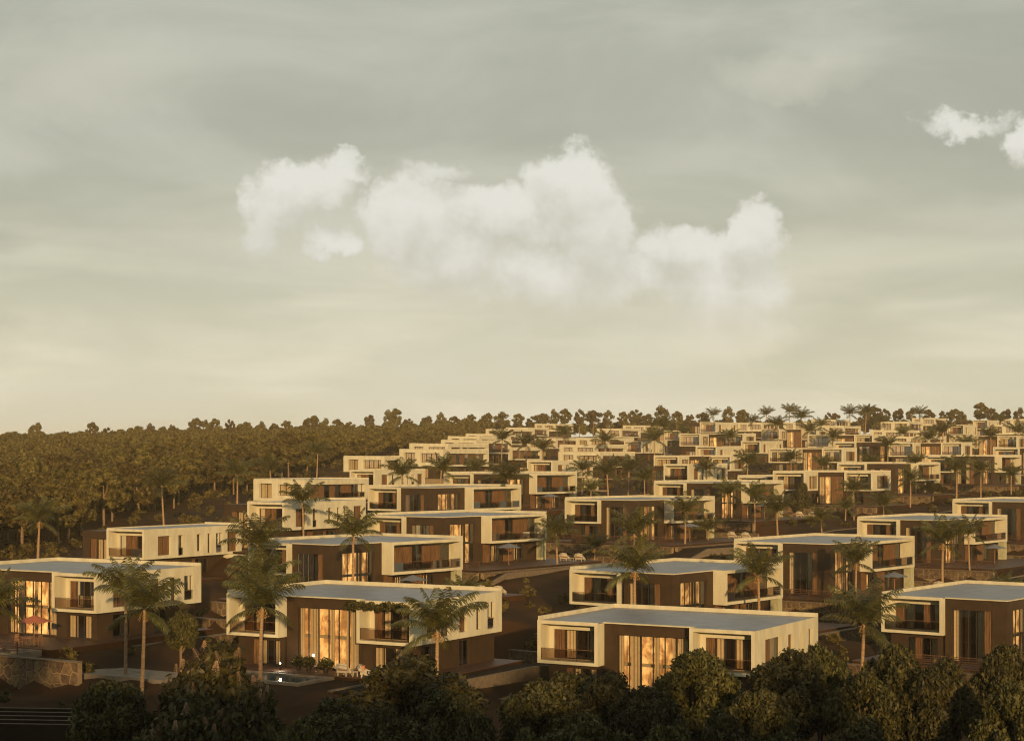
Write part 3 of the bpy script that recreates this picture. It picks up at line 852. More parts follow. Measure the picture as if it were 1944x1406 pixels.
strip('road', [(-40, 168), (-14, 190), (5, 215), (28, 238), (50, 262), (78, 296), (110, 330)], 6.0, 'asphalt', .12, True)
strip('road', [(-12, 128), (2, 150), (22, 172), (42, 190), (60, 208), (92, 232)], 5.0, 'asphalt', .12, True)

# ------------------------------------------------------------------ place villas
villas = []
for i, (k, p, r) in enumerate(HZs):
    lod = 0 if p.y < 300 else 1
    root = place_villa(k, p, r, lod)
    tag(root, HOUSES[i][5], 'villa', 'flat-roofed villas on the hillside')
    villas.append(root)

def local(i, x, y, z=0.0):
    k, p, r = HZs[i]
    return Vector((p.x + math.cos(r) * x - math.sin(r) * y, p.y + math.sin(r) * x + math.cos(r) * y, p.z + z))

# ------------------------------------------------------------------ retaining walls of rubble stone
def voronoi_cells(W, H, n, seed):
    rr = random.Random(seed)
    nx = max(2, int(round(math.sqrt(n * W / H)))); ny = max(1, int(round(n / nx)))
    pts = [((i + .5 + rr.uniform(-.42, .42)) * W / nx, (j + .5 + rr.uniform(-.42, .42)) * H / ny) for i in range(nx) for j in range(ny)]
    cells = []
    for i, (ax, ay) in enumerate(pts):
        poly = [(0, 0), (W, 0), (W, H), (0, H)]
        for j, (bx, by) in enumerate(pts):
            if i == j or abs(ax - bx) > 3.5 * W / nx: continue
            mx, my = (ax + bx) / 2, (ay + by) / 2; nx_, ny_ = bx - ax, by - ay
            out = []
            for q in range(len(poly)):
                p1, p2 = poly[q], poly[(q + 1) % len(poly)]
                d1 = (p1[0] - mx) * nx_ + (p1[1] - my) * ny_; d2 = (p2[0] - mx) * nx_ + (p2[1] - my) * ny_
                if d1 <= 0: out.append(p1)
                if d1 * d2 < 0:
                    t = d1 / (d1 - d2); out.append((p1[0] + (p2[0] - p1[0]) * t, p1[1] + (p2[1] - p1[1]) * t))
            poly = out
            if len(poly) < 3: break
        if len(poly) >= 3:
            cx = sum(p_[0] for p_ in poly) / len(poly); cy = sum(p_[1] for p_ in poly) / len(poly)
            cells.append(((cx, cy), poly))
    return cells
STONES = {}
def stone_set(W, H, seed):
    key = (W, H, seed)
    if key in STONES: return STONES[key]
    out = []
    for (cx, cy), poly in voronoi_cells(W, H, int(W * H * 1.5), seed):
        sh = lambda p_, m: (p_[0] + (cx - p_[0]) * m, p_[1] + (cy - p_[1]) * m)
        r = sum(math.hypot(p_[0] - cx, p_[1] - cy) for p_ in poly) / len(poly)
        m0 = min(.3, .05 / max(r, .1)); m1 = min(.45, .13 / max(r, .1)); dp = rng.uniform(.06, .13)
        mb = MB(); mb.mat('stone')
        a = [sh(p_, m0) for p_ in poly]; b = [sh(p_, m1) for p_ in poly]; n = len(poly)
        for (x, z) in a: mb.v.append((x, 0.01, z))
        for (x, z) in b: mb.v.append((x, -dp, z))
        for i in range(n): mb.f.append((i, (i + 1) % n, n + (i + 1) % n, n + i)); mb.mi.append(0)
        mb.f.append(tuple(range(n, 2 * n))); mb.mi.append(0)
        out.append(fix(mb.mesh('stone')))
    STONES[key] = out
    return out

def stone_wall(i, x0, x1, y, ztop, h, label, stones=True, axis='x', seed=1):
    """wall along the villa's own front line; y is how far before the front"""
    base = local(i, x0, y, ztop) if axis == 'x' else local(i, y, x0, ztop)
    r = HZs[i][2] + (0 if axis == 'x' else R(90))
    root = link('retaining_wall', None, loc=base, rot=(0, 0, r))
    L = x1 - x0
    core = MB(); core.box((0, 0, -h - 1.5), (L, .45, 0), 'mortar'); link('wall_core', core.mesh('wall_core'), root)
    cp = MB(); cp.box((-.05, -.16, .002), (L + .05, .5, .1), 'kerb'); link('coping', cp.mesh('coping'), root)
    if stones:
        n = max(1, round(L / 6.0)); seg = L / n
        for q in range(n):
            for me in stone_set(6.0, h, (seed + q) % 3):
                link('stone', me, root, loc=(q * seg, 0, -h), scale=(seg / 6.0, 1, 1))
    tag(root, label, 'retaining wall', 'rubble stone terrace walls')
    return root

def railing(i, x0, x1, y, z, label, axis='x'):
    base = local(i, x0, y, z) if axis == 'x' else local(i, y, x0, z)
    root = link('deck_railing', None, loc=base, rot=(0, 0, HZs[i][2] + (0 if axis == 'x' else R(90))))
    L = x1 - x0; n = max(1, int(L / 2.2))
    post = MB().box((-.05, -.05, 0), (.05, .05, 1.0), 'deck').mesh('post')
    for q in range(n + 1): link('post', post, root, loc=(L * q / n, 0, 0))
    b = MB()
    for hgt in (.2, .4, .6, .8): b.box((.05, -.02, hgt), (L - .05, .02, hgt + .07), 'deck')
    link('rails', b.mesh('rails'), root)
    t_ = MB().box((-.08, -.07, 1.002), (L + .08, .07, 1.05), 'wood'); link('handrail', t_.mesh('handrail'), root)
    tag(root, label, 'railing', 'timber terrace railings')

def terrace(i, x0, y0, x1, y1, label):
    mb = MB()
    k, p, r = HZs[i]
    root = link('terrace', None, loc=p, rot=(0, 0, r))
    mb.box((x0, y0, -3.2), (x1, y1, -.06), 'soil'); link('plinth', mb.mesh('plinth'), root)
    # boards run across the terrace in strips of their own
    nb_ = max(2, int((y1 - y0) / 1.2)); w = (y1 - y0) / nb_
    me = MB().box((x0 - .1, 0, -.058), (x1 + .1, w - .03, 0.0), 'deck').mesh('deck_board')
    for q in range(nb_): link('deck_board', me, root, loc=(0, y0 + q * w, rng.uniform(-.004, .004)))
    tag(root, label, 'terrace', 'timber decks round the villas')

def short(i): return HOUSES[i][5]
def before(i):
    return {0: 'the nearest right-hand villa', 1: 'the vine-hung villa', 2: 'the left-edge villa', 3: 'the long white-sided villa', 14: 'the villa behind the vine-hung one',
            15: 'the villa with the glowing double-height window', 16: 'the brown-cornered villa above the glowing one', 17: 'the villa behind the large middle palm',
            18: 'the second-row villa beside the road', 19: 'the right-centre villa with golden windows', 20: 'the upper right row middle villa', 21: 'the last villa of the upper right row',
            22: 'the near right villa', 23: 'the central slope villa', 24: 'the villa above the central terrace house', 37: 'the large stepped villa', 45: 'the villa right of the large stepped one',
            4: 'the white-sided villa with brown wing', 69: 'the villa behind three palms', 52: 'the villa with the blue parasol'}[i]
for n_, i in enumerate((14, 15, 16, 17, 18, 19, 20, 21, 22, 23, 24)):
    terrace(i, -1.5, -3.2, 21.5, 22.5, 'dark timber deck around %s' % before(i))
    stone_wall(i, -1.6, 21.6, -3.9, -.35, 1.3, 'upper rubble stone wall below %s' % before(i), seed=n_)
    stone_wall(i, -3.0, 24.0, -6.4, -1.9, 2.4, 'lower rubble stone wall below %s' % before(i), seed=n_ + 1)
    railing(i, 2.0, 21.3, -3.0, .005, 'dark timber railing on the deck of %s' % before(i))
    stone_wall(i, -3.2, 22.5, 22.1, -.35, 1.6, 'rubble stone side wall right of %s' % before(i), axis='y', seed=n_ + 2) if i in (15, 18, 19, 23) else None
for i in (37, 45, 69, 52):
    terrace(i, -1.5, -3.2, 22.0, 17.0, 'dark timber deck around %s' % before(i))
    stone_wall(i, -2.0, 22.0, -3.9, -.3, 2.2, 'rubble stone wall below %s' % before(i), seed=i)
terrace(2, -2, -6.6, 20.5, 15, 'dark timber deck with the parasol at %s' % before(2))
railing(2, 4, 20.3, -10.3, .005, 'dark timber railing on the deck of %s' % before(2))
stone_wall(2, -2, 28, -10.9, -.25, 2.6, 'shaded rubble stone wall below %s' % before(2), seed=0)
stone_wall(2, 3.0, 17.0, 21.5, -.6, 2.0, 'rubble stone wall between the left-edge villa and the vine-hung villa', axis='y', seed=1)
terrace(1, -2, -1.9, 21, 15.5, 'dark terrace around %s' % before(1))
terrace(0, -2, -4.5, 21, 15.5, 'dark terrace around %s' % before(0))
stone_wall(0, -12, -2.5, -3.5, -.4, 2.3, 'dark rubble stone wall left of the nearest right-hand villa', seed=2)
stone_wall(0, 21.5, 33, 4.0, .6, 2.0, 'shaded rubble stone wall between the nearest right-hand villa and the near right villa', seed=0)
railing(0, 21.6, 32.8, 4.2, .71, 'dark slatted railing right of the nearest right-hand villa')
terrace(3, -2, -4, 13.5, 18, 'dark terrace around %s' % before(3))
terrace(4, -2, -4, 13.5, 18, 'dark terrace around %s' % before(4))
# plain plinths carry the farther villas
pl = {}
for i, (k, p, r) in enumerate(HZs):
    if i in (0, 1, 2, 3, 4, 14, 15, 16, 17, 18, 19, 20, 21, 22, 23, 24, 37, 45, 69, 52): continue
    if k not in pl:
        w, l = SIZE[k]; pl[k] = MB().box((-1.0, -2.2, -4.0), (w + 1.2, l + .5, -.01), 'mortar').mesh('plinth')
    link('plinth', pl[k], villas[i])

# ------------------------------------------------------------------ pools, steps
def pool(i, x0, y0, x1, y1, label, lamp=False):
    k, p, r = HZs[i]
    root = link('swimming_pool', None, loc=p + Vector((0, 0, .0)), rot=(0, 0, r))
    c = MB(); t = .5; z = -.05
    c.box((x0 - t, y0 - t, -2.5), (x1 + t, y0, z), 'paving'); c.box((x0 - t, y1, -2.5), (x1 + t, y1 + t, z), 'paving')
    c.box((x0 - t, y0, -2.5), (x0, y1, z), 'paving'); c.box((x1, y0, -2.5), (x1 + t, y1, z), 'paving')
    link('pool_surround', c.mesh('pool_surround'), root)
    w = MB().poly([(x0, y0, -.17), (x1, y0, -.17), (x1, y1, -.17), (x0, y1, -.17)], 'water'); link('pool_water', w.mesh('pool_water'), root)
    tag(root, label, 'swimming pool', 'terrace pools')
pool(1, 1.5, -6.4, 12.6, -2.5, 'bright pool on the terrace in front of the vine-hung villa')
pool(2, 9.0, -9.7, 19.0, -7.2, 'small pool beside the terracotta parasol at the left edge')
pool(15, 15.5, 12.5, 21.0, 17.0, 'pale pool right of the villa with the glowing double-height window')
pool(23, 15.5, 12.5, 21.0, 17.0, 'pale pool right of the central slope villa')
pool(20, 15.5, 12.5, 21.0, 17.0, 'pale pool right of the upper right row middle villa')
pool(18, 15.5, 13.5, 20.5, 18.0, 'pool beside the second-row villa above the road')
pt_ = link('patio', None, loc=HZs[1][1], rot=(0, 0, HZs[1][2]))
for q in range(6):
    for q2 in range(3): link('paving_slab', MB().box((-9 + q * 1.85, -10.5 + q2 * 1.6, -.6), (-9 + q * 1.85 + 1.78, -10.5 + q2 * 1.6 + 1.53, -.1 + rng.uniform(-.01, .01)), 'paving').mesh('paving_slab'), pt_)
tag(pt_, 'grey paved patio left of the bright pool, before the vine-hung villa', 'patio')
# broad pale steps low at the left
stp = link('garden_steps', None, loc=(-38, 117.5, -18.3), rot=(0, 0, R(-6)))
for q in range(5):
    link('step', MB().box((0, q * .9, q * .14 - 1.2), (9.5, q * .9 + .5, q * .14), 'asphalt').mesh('step'), stp)
    link('nosing', MB().box((0, q * .9 - .03, q * .14 + .002), (9.5, q * .9 + .10, q * .14 + .04), 'kerb').mesh('nosing'), stp)
tag(stp, 'row of pale low steps in the dark bottom left corner', 'steps')

# ------------------------------------------------------------------ furniture
def parasol_meshes(key, cy):
    cn = MB(); n = 8; top = (0, 0, 2.75); rim = []
    for j in range(n):
        t = 2 * math.pi * j / n; rim.append((1.75 * math.cos(t), 1.75 * math.sin(t), 2.15))
    for j in range(n):
        a, b = rim[j], rim[(j + 1) % n]
        mid = ((a[0] + b[0]) / 2 * .9, (a[1] + b[1]) / 2 * .9, 2.22)
        cn.poly([top, a, mid], key); cn.poly([top, mid, b], key)
    pole = MB().tube([(0, 0, 0), (0, 0, 2.78)], .04, 'teak', 8)
    for j in range(n):
        t = 2 * math.pi * j / n
        pole.tube([(0, 0, 1.75), (1.1 * math.cos(t), 1.1 * math.sin(t), 2.3)], .018, 'teak', 4)
    base = MB().tube([(0, 0, 0), (0, 0, .08)], .32, 'frame', 10)
    return [('canopy', cn.mesh('canopy')), ('pole', fix(pole.mesh('pole'))), ('base', base.mesh('base'))]
PAR = {'terracotta': parasol_meshes('terracotta', 0), 'bluecanvas': parasol_meshes('bluecanvas', 0)}
def parasol(loc, key, label):
    r = link('parasol', None, loc=loc)
    for n, me in PAR[key]: link(n, me, r)
    tag(r, label, 'parasol', 'terrace parasols')

def chair_meshes():
    seat = MB().box((-.25, -.25, .42), (.25, .25, .47), 'teak').mesh('seat')
    back = MB()
    for j in range(4): back.box((-.22 + j * .125, .22, .5), (-.16 + j * .125, .25, .9), 'teak')
    back.box((-.25, .215, .9), (.25, .255, .97), 'teak')
    arm = MB().box((-.29, -.22, .64), (-.24, .25, .68), 'teak'); arm.box((.24, -.22, .64), (.29, .25, .68), 'teak')
    leg = MB().box((-.025, -.025, 0), (.025, .025, .64), 'teak').mesh('leg')
    return seat, back.mesh('backrest'), arm.mesh('armrest'), leg
CM = chair_meshes()
def dining_chair(loc, rz, label):
    r = link('dining_chair', None, loc=loc, rot=(0, 0, rz))
    link('seat', CM[0], r); link('backrest', CM[1], r); link('armrest', CM[2], r)
    for x in (-.26, .26):
        for y in (-.22, .22): link('leg', CM[3], r, loc=(x, y, 0))
    tag(r, label, 'chair', 'teak chairs under the terracotta parasol')
def lathe_table(loc, rad, h, key, label):
    r = link('side_table' if rad < .5 else 'dining_table', None, loc=loc)
    link('table_top', MB().tube([(0, 0, h - .05), (0, 0, h)], rad, key, 14).mesh('table_top'), r)
    for j in range(4):
        t = math.pi / 4 + math.pi / 2 * j
        link('leg', MB().tube([(rad * .75 * math.cos(t), rad * .75 * math.sin(t), 0), (rad * .65 * math.cos(t), rad * .65 * math.sin(t), h - .05)], .03, key, 6).mesh('leg'), r)
    tag(r, label, 'table')
def armchair_meshes():
    b = MB()
    b.tube([(-.42, -.35, .15), (-.5, .1, .3), (-.42, .42, .55), (0, .52, .62), (.42, .42, .55), (.5, .1, .3), (.42, -.35, .15)], [.09, .12, .13, .14, .13, .12, .09], 'wicker', 7)
    b.tube([(-.40, -.3, .3), (-.45, .1, .45), (-.38, .38, .75), (0, .48, .82), (.38, .38, .75), (.45, .1, .45), (.40, -.3, .3)], .07, 'wicker', 6)
    sh_ = fix(b.mesh('shell'))
    st = MB().box((-.4, -.4, .22), (.4, .4, .38), 'wicker').mesh('seat')
    cu = MB().box((-.28, .12, .4), (.28, .3, .78), 'cushion').mesh('cushion')
    lg = MB().box((-.03, -.03, 0), (.03, .03, .22), 'wicker').mesh('leg')
    return sh_, st, cu, lg
AM = armchair_meshes()
def armchair(loc, rz, label):
    r = link('armchair', None, loc=loc, rot=(0, 0, rz), scale=(1.25, 1.25, 1.25))
    link('shell', AM[0], r); link('seat', AM[1], r); link('cushion', AM[2], r)
    for x in (-.33, .33):
        for y in (-.33, .33): link('leg', AM[3], r, loc=(x, y, 0))
    tag(r, label, 'armchair', 'pale wicker armchairs on the decks')

parasol(local(2, 16.9, -5.1), 'terracotta', 'open terracotta parasol over the teak table at the left edge')
lathe_table(local(2, 16.0, -4.9), .62, .74, 'teak', 'round teak table under the terracotta parasol')
for j, (dx, dy, rz, w) in enumerate([(-1.2, 0, 1.57, 'left of'), (0, -1.15, 3.14, 'in front of'), (1.15, .1, -1.57, 'right of')]):
    dining_chair(local(2, 16.0 + dx, -4.9 + dy), rz + R(-30), 'teak armchair %s the round table under the terracotta parasol' % w)
for i in (14, 15, 17, 19, 20, 23, 52, 54 if False else 24):
    parasol(local(i, 16.8, 8.5), 'bluecanvas', 'grey-blue parasol on the deck right of %s' % before(i))
    for j, (x, y) in enumerate(((17.6, 19.6), (19.8, 20.0))):
        armchair(local(i, x, y), R(150), '%s wicker armchair with rust cushion right of %s' % (('left', 'right')[j], before(i)))
    lathe_table(local(i, 18.7, 19.7), .35, .45, 'wicker', 'low pale table between the armchairs right of %s' % before(i))
for j, x in enumerate((13.6, 15.8)):
    armchair(local(1, x, -1.2), R(150 - 60 * j), '%s wicker armchair before the tall glass of the vine-hung villa' % ('left', 'right')[j])
lathe_table(local(1, 14.7, -1.3), .35, .45, 'wicker', 'low wicker table between the armchairs of the vine-hung villa')

# ------------------------------------------------------------------ foliage
def leaves_mesh(name, n, blobs, size, key, seed, aspect=.5, extra=None, fill=.55):
    """many small leaf faces spread through uneven clumps"""
    r = np.random.default_rng(seed)
    blobs = np.array(blobs, float)
    wgt = blobs[:, 3] ** 2; wgt = wgt / wgt.sum()
    idx = r.choice(len(blobs), n, p=wgt)
    d = r.normal(size=(n, 3)); d /= np.linalg.norm(d, axis=1)[:, None]
    rad = fill + (1 - fill) * r.random(n) ** .5
    rad *= 1 + .12 * r.normal(size=n)
    c = blobs[idx, :3] + d * (blobs[idx, 3] * rad)[:, None] * np.array([1, 1, .85])
    nrm = d + r.normal(size=(n, 3)) * .95 + np.array([0, 0, .25]); nrm /= np.linalg.norm(nrm, axis=1)[:, None]
    t = np.cross(nrm, r.normal(size=(n, 3))); t /= np.linalg.norm(t, axis=1)[:, None]
    b = np.cross(nrm, t)
    s = size * (.6 + .8 * r.random(n))[:, None]
    v = np.stack([c - t * s, c - b * s * aspect + nrm * s * .12, c + t * s, c + b * s * aspect + nrm * s * .12], 1).reshape(-1, 3)
    f = np.arange(n * 4).reshape(-1, 4)
    me = bpy.data.meshes.new(name)
    me.vertices.add(len(v)); me.vertices.foreach_set('co', v.ravel())
    me.loops.add(f.size); me.loops.foreach_set('vertex_index', f.ravel())
    me.polygons.add(n); me.polygons.foreach_set('loop_start', np.arange(0, f.size, 4))
    me.update(calc_edges=True); me.materials.append(M[key])
    return me

def crown_blobs(rx, rz, n, seed, cz):
    r = random.Random(seed); out = []
    for j in range(n):
        th = r.uniform(0, 2 * math.pi); u = r.uniform(-.8, .92); rr = max(.25, 1 - abs(u) ** 2.6) * r.uniform(.55, 1.0)
        s = r.uniform(.18, .36)
        out.append((rx * .85 * rr * math.cos(th), rx * .85 * rr * math.sin(th), cz + rz * .75 * u * r.uniform(.8, 1), s * rx))
    return out

def tree_proto(seed, rx, rz, H, nl, size, key, stems=1, nb=16, trunk_r=.16, fill=.55):
    """meshes for one tree kind, crown top at H"""
    cz = H - rz
    bl = crown_blobs(rx, rz, nb, seed, cz)
    r = random.Random(seed + 5)
    tk = MB()
    for s in range(stems):
        ox = r.uniform(-.25, .25) * (stems > 1); tx = r.uniform(-.9, .9); ty = r.uniform(-.6, .6)
        tk.tube([(ox, 0, -.6), (ox + tx * .2, ty * .2, H * .25), (ox + tx * .5, ty * .5, H * .5), (ox + tx * .7, ty * .8, cz + rz * .2)],
                [trunk_r * 1.25, trunk_r, trunk_r * .75, trunk_r * .4], 'bark', 7)
        for q in range(4):
            b = bl[r.randrange(len(bl))]
            z0 = H * r.uniform(.3, .5)
            tk.tube([(ox + tx * .4, ty * .4, z0), ((b[0] + ox) * .5, b[1] * .5, (z0 + b[2]) * .5), (b[0], b[1], b[2])],
                    [trunk_r * .55, trunk_r * .35, trunk_r * .15], 'bark', 5)
    return leaves_mesh('crown', nl, bl, size, key, seed, fill=fill), fix(tk.mesh('trunk'))

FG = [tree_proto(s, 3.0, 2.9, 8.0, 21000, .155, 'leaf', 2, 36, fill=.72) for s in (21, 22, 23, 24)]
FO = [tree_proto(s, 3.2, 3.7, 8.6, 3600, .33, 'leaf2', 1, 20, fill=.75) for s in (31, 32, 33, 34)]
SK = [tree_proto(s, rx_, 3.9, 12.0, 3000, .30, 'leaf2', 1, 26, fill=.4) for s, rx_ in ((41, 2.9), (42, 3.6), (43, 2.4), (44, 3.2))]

def tree(proto, x, y, top_z, s, label, cat='tree', group=None, rz=None, name='round_tree', H=8.0, zs=None):
    gz = float(ground(x, y)[0]) - .1
    hz = max(top_z - gz, 2.0) / H if top_z is not None else s * rng.uniform(.8, 1.0)
    r = link(name, None, loc=(x, y, gz), rot=(0, 0, rng.uniform(0, 6.28) if rz is None else rz), scale=(s, s, hz))
    link('crown', proto[0], r); link('trunk', proto[1], r)
    tag(r, label, cat, group)
    return r

# foreground trees: px, top py, half width px, depth, what stands behind
FGT = [
 (205, 1272, 80, 97, 'dome-shaped dark bush left of the flowering shrub, above the pale steps'),
 (780, 1236, 125, 104, 'largest rounded tree, hiding the right corner of the vine-hung villa'),
 (640, 1318, 100, 92, 'low spreading tree below the pool of the vine-hung villa'),
 (745, 1335, 95, 88, 'low dark tree directly under the largest rounded tree'),
 (860, 1290, 75, 98, 'small tree at the right foot of the largest rounded tree'),
 (905, 1345, 70, 88, 'low sunlit bush at the bottom centre left of the wide tree group'),
 (560, 1352, 70, 86, 'low tree at the bottom between flowering shrub and spreading tree'),
 (1030, 1282, 85, 104, 'left tree of the wide group below the nearest right-hand villa'),
 (1095, 1258, 70, 108, 'tree whose top touches the left box of the nearest right-hand villa'),
 (1160, 1268, 75, 103, 'middle tree of the wide group under the nearest right-hand villa'),
 (1235, 1295, 70, 99, 'right tree of the wide group under the nearest right-hand villa'),
 (1110, 1340, 95, 89, 'low tree at the bottom edge under the wide group'),
 (1318, 1212, 78, 106, 'tall tree in front of the right box of the nearest right-hand villa'),
 (1270, 1365, 75, 87, 'low bottom-edge bush left of the bare dark gap'),
 (1500, 1225, 85, 106, 'tree with visible forked trunks right of the nearest right-hand villa'),
 (1555, 1212, 60, 109, 'taller tree behind the fork-trunked tree'),
 (1440, 1290, 70, 101, 'dark tree left of the fork-trunked tree'),
 (1700, 1212, 75, 107, 'tree below the near right villa, left of the twin-crowned one'),
 (1778, 1238, 78, 104, 'twin-crowned tree under the brown corner of the near right villa'),
 (1640, 1262, 70, 103, 'tree between the fork-trunked tree and the twin-crowned tree'),
 (1915, 1200, 65, 106, 'upper tree at the right edge before the near right villa'),
 (1925, 1282, 72, 96, 'lower tree at the right edge of the picture'),
 (1480, 1375, 80, 86, 'bottom-edge tree under the fork-trunked tree'),
 (1640, 1352, 80, 88, 'bottom-edge tree under the dark ground right of centre'),
 (1760, 1388, 60, 86, 'small bottom-edge tree near the right corner'),
 (1370, 1345, 70, 90, 'shadowed tree at the bottom, right of the pinkish bare twigs'),
 (1010, 1375, 60, 86, 'bottom-edge bush left of the low tree under the wide group'),
]
for j, (px, py, hw, D, lab) in enumerate(FGT):
    p = P(px, py, D)
    tree(FG[j % 4], p.x, p.y, p.z, hw / F * D / 2.85, lab, 'tree', 'round trees in the foreground')
# small trees by the houses
for (px, py, hw, D, lab) in [(345, 1152, 30, 141, 'small bright-topped tree with slim forked trunk beside the pair of left palms'),
                             (1523, 912, 20, 309, 'slim young tree in front of the large stepped villa'),
                             (1775, 915, 24, 335, 'bushy tree below the villa with the blue parasol')]:
    p = P(px, py, D)
    tree(FG[1], p.x, p.y, p.z, hw / F * D / 2.85, lab, 'tree')

# flowering shrub
bl = [(0, 0, 4.2, 1.7), (-1.3, .3, 3.9, 1.3), (1.4, .2, 3.8, 1.4), (-2.4, 0, 2.4, 1.4), (2.3, -.2, 2.5, 1.5), (0, -1.2, 2.6, 1.8), (-1.2, -1.4, 1.6, 1.5), (1.3, -1.5, 1.4, 1.5), (-3.1, -.5, 1.0, 1.2), (3.2, -.6, 1.2, 1.2), (.3, .4, 5.3, 1.0)]
shm = leaves_mesh('foliage', 17000, bl, .16, 'leaf', 77)
spk = MB(); rr = random.Random(5)
for j in range(9):
    t = j / 9
    for q in range(6):
        a = q * 1.047 + j * .5; rad = .10 * (1 - t) + .02
        c = Vector((rad * math.cos(a), rad * math.sin(a), .06 * j)); u = Vector((math.cos(a), math.sin(a), .6)) * .055
        w = Vector((-math.sin(a), math.cos(a), 0)) * .03
        spk.poly([c - w, c + w, c + u + w * .4, c + u - w * .4], 'flower')
spk.tube([(0, 0, -.2), (0, 0, .55)], .012, 'bark', 4)
spm = spk.mesh('flower_spike')
tkm = MB()
for q in range(5): tkm.tube([(rr.uniform(-.3, .3), 0, -.6), (rr.uniform(-1, 1), rr.uniform(-.8, .8), 2.2), (rr.uniform(-2, 2), rr.uniform(-1, 1), 4)], [.12, .08, .03], 'bark', 5)
tkm = fix(tkm.mesh('stems'))
for (px, py, D, s, lab) in [(400, 1222, 97, 1.3, 'large shrub with pinkish flower spikes left of the pool'), (355, 1318, 89, 1.1, 'lower flowering shrub at the bottom left, full of pinkish spikes'), (470, 1305, 90, .95, 'flowering shrub whose spikes stand before the dark pool')]:
    p = P(px, py, D); gz = float(ground(p.x, p.y)[0]); hz = (p.z - gz) / 6.1
    root = link('flowering_shrub', None, loc=(p.x, p.y, gz), rot=(0, 0, rr.uniform(-.4, .4)), scale=(s, s, hz))
    link('foliage', shm, root); link('stems', tkm, root)
    for q in range(46):
        b = bl[rr.randrange(len(bl))]; th = rr.uniform(math.pi, 2 * math.pi) ; el = rr.uniform(.0, 1.2)
        d = Vector((math.cos(th) * math.cos(el), math.sin(th) * math.cos(el), math.sin(el)))
        link('flower_spike', spm, root, loc=Vector(b[:3]) + d * b[3] * .98, rot=(rr.uniform(-.5, .5), rr.uniform(-.7, .7), rr.uniform(0, 6)), scale=(1.0, 1.0, .7))
    tag(root, lab, 'shrub', 'flowering shrubs in the left foreground')

# hanging vine on the villa
k, p, r = HZs[1]
vb_ = [(12.6 + .5 * q + rr.uniform(-.2, .2), -.12 if q > 2 else .95, ZT - .25 - rr.uniform(0, .35), rr.uniform(.3, .5)) for q in range(14)]
vine = link('hanging_vine', leaves_mesh('hanging_vine', 5200, vb_, .085, 'leaf', 91, fill=.2), loc=p, rot=(0, 0, r))
tag(vine, 'green vine hanging from the roof edge over the tall glass front', 'vine')
# potted plants
for j, (x, lab) in enumerate(((8.0, 'left dark potted plant before the tall glass front'), (9.1, 'middle dark potted plant before the tall glass front'), (10.9, 'right dark potted plant before the tall glass front'))):
    root = link('potted_plant', None, loc=local(1, x, -.2))
    pt = MB().tube([(0, 0, 0), (0, 0, .4)], [.2, .28], 'frame', 10); link('pot', pt.mesh('pot'), root)
    link('foliage', leaves_mesh('foliage', 500, [(0, 0, .8, .5), (.3, .1, .7, .35), (-.3, 0, .65, .35)], .12, 'leaf', 60 + j), root)
    tag(root, lab, 'plant', 'potted plants by the glass front')
# the lit garden lamp at the foot of the facade
lr = link('garden_lamp', None, loc=local(1, 6.6, -.9))
lm = bpy.data.materials.new('lamp_glass'); lm.use_nodes = True
lp = lm.node_tree.nodes['Principled BSDF']; lp.inputs['Emission Color'].default_value = (1, .8, .5, 1); lp.inputs['Emission Strength'].default_value = 1.2
M['lamp'] = lm
link('lamp_post', MB().tube([(0, 0, 0), (0, 0, .5)], .05, 'frame', 8).mesh('lamp_post'), lr)
link('lamp_head', MB().tube([(0, 0, .502), (0, 0, .62)], .07, 'lamp', 8).mesh('lamp_head'), lr)
ld = bpy.data.lights.new('lamp_light', 'POINT'); ld.energy = 120; ld.color = (1, .85, .58); ld.shadow_soft_size = .1
lo = link('lamp_light', ld, lr, loc=(0, -.1, .8))
tag(lr, 'lit low garden lamp between the pool and the tall glass front', 'lamp')
# agave-like dark plant in the lower left
root = link('spiky_plant', None, loc=(P(65, 1335, 118).x, 118, float(ground(P(65, 1335, 118).x, 118)[0])))
sm = MB()
for q in range(22):
    a = q * 2.4; e_ = .3 + .045 * q; L_ = 1.1
    d = Vector((math.cos(a) * math.cos(e_), math.sin(a) * math.cos(e_), math.sin(e_))); w = Vector((-math.sin(a), math.cos(a), 0)) * .07
    sm.poly([-w, w, d * L_ * .6 + w, d * L_ - Vector((0, 0, .15)), d * L_ * .6 - w], 'palmleaf')
link('foliage', sm.mesh('foliage'), root)
tag(root, 'dark spiky plant alone in the black lower left ground', 'plant')

# ------------------------------------------------------------------ palms
def frond_mesh(seed, L=3.6, up=.5, droop=1.0, n=27):
    r = random.Random(seed); mb = MB(); pts = []
    x = z = 0.0; ang = up; st = L / 14
    for j in range(15):
        pts.append(Vector((x, 0, z))); x += math.cos(ang) * st; z += math.sin(ang) * st; ang -= droop / 14 * (.6 + 1.1 * j / 14)
    mb.tube(pts, [.045 - .038 * j / 14 for j in range(15)], 'palmleaf', 4, cap=False)
    for j in range(n):
        t = .12 + .88 * j / n; q = t * 14; a = int(min(q, 13)); f = q - a
        c = pts[a].lerp(pts[min(a + 1, 14)], f); tan = (pts[min(a + 1, 14)] - pts[a]).normalized()
        ln = .85 * math.sin(math.pi * (.12 + .86 * t)) ** .6 * L / 3.6 + .08
        for sd_ in (-1, 1):
            out = (Vector((0, sd_, 0)) * .82 + tan * .55 + Vector((0, 0, -.28 + r.uniform(-.25, .15)))).normalized()
            end = c + out * ln * r.uniform(.8, 1.15) + Vector((0, 0, -ln * .42)); mid = c + out * ln * .55
            w = tan * .042
            mb.poly([c - w * .6, c + w * .6, mid + w * 1.25, mid - w * 1.25], 'palmleaf')
            mb.poly([mid - w * 1.25, mid + w * 1.25, end], 'palmleaf')
    return mb.mesh('frond')
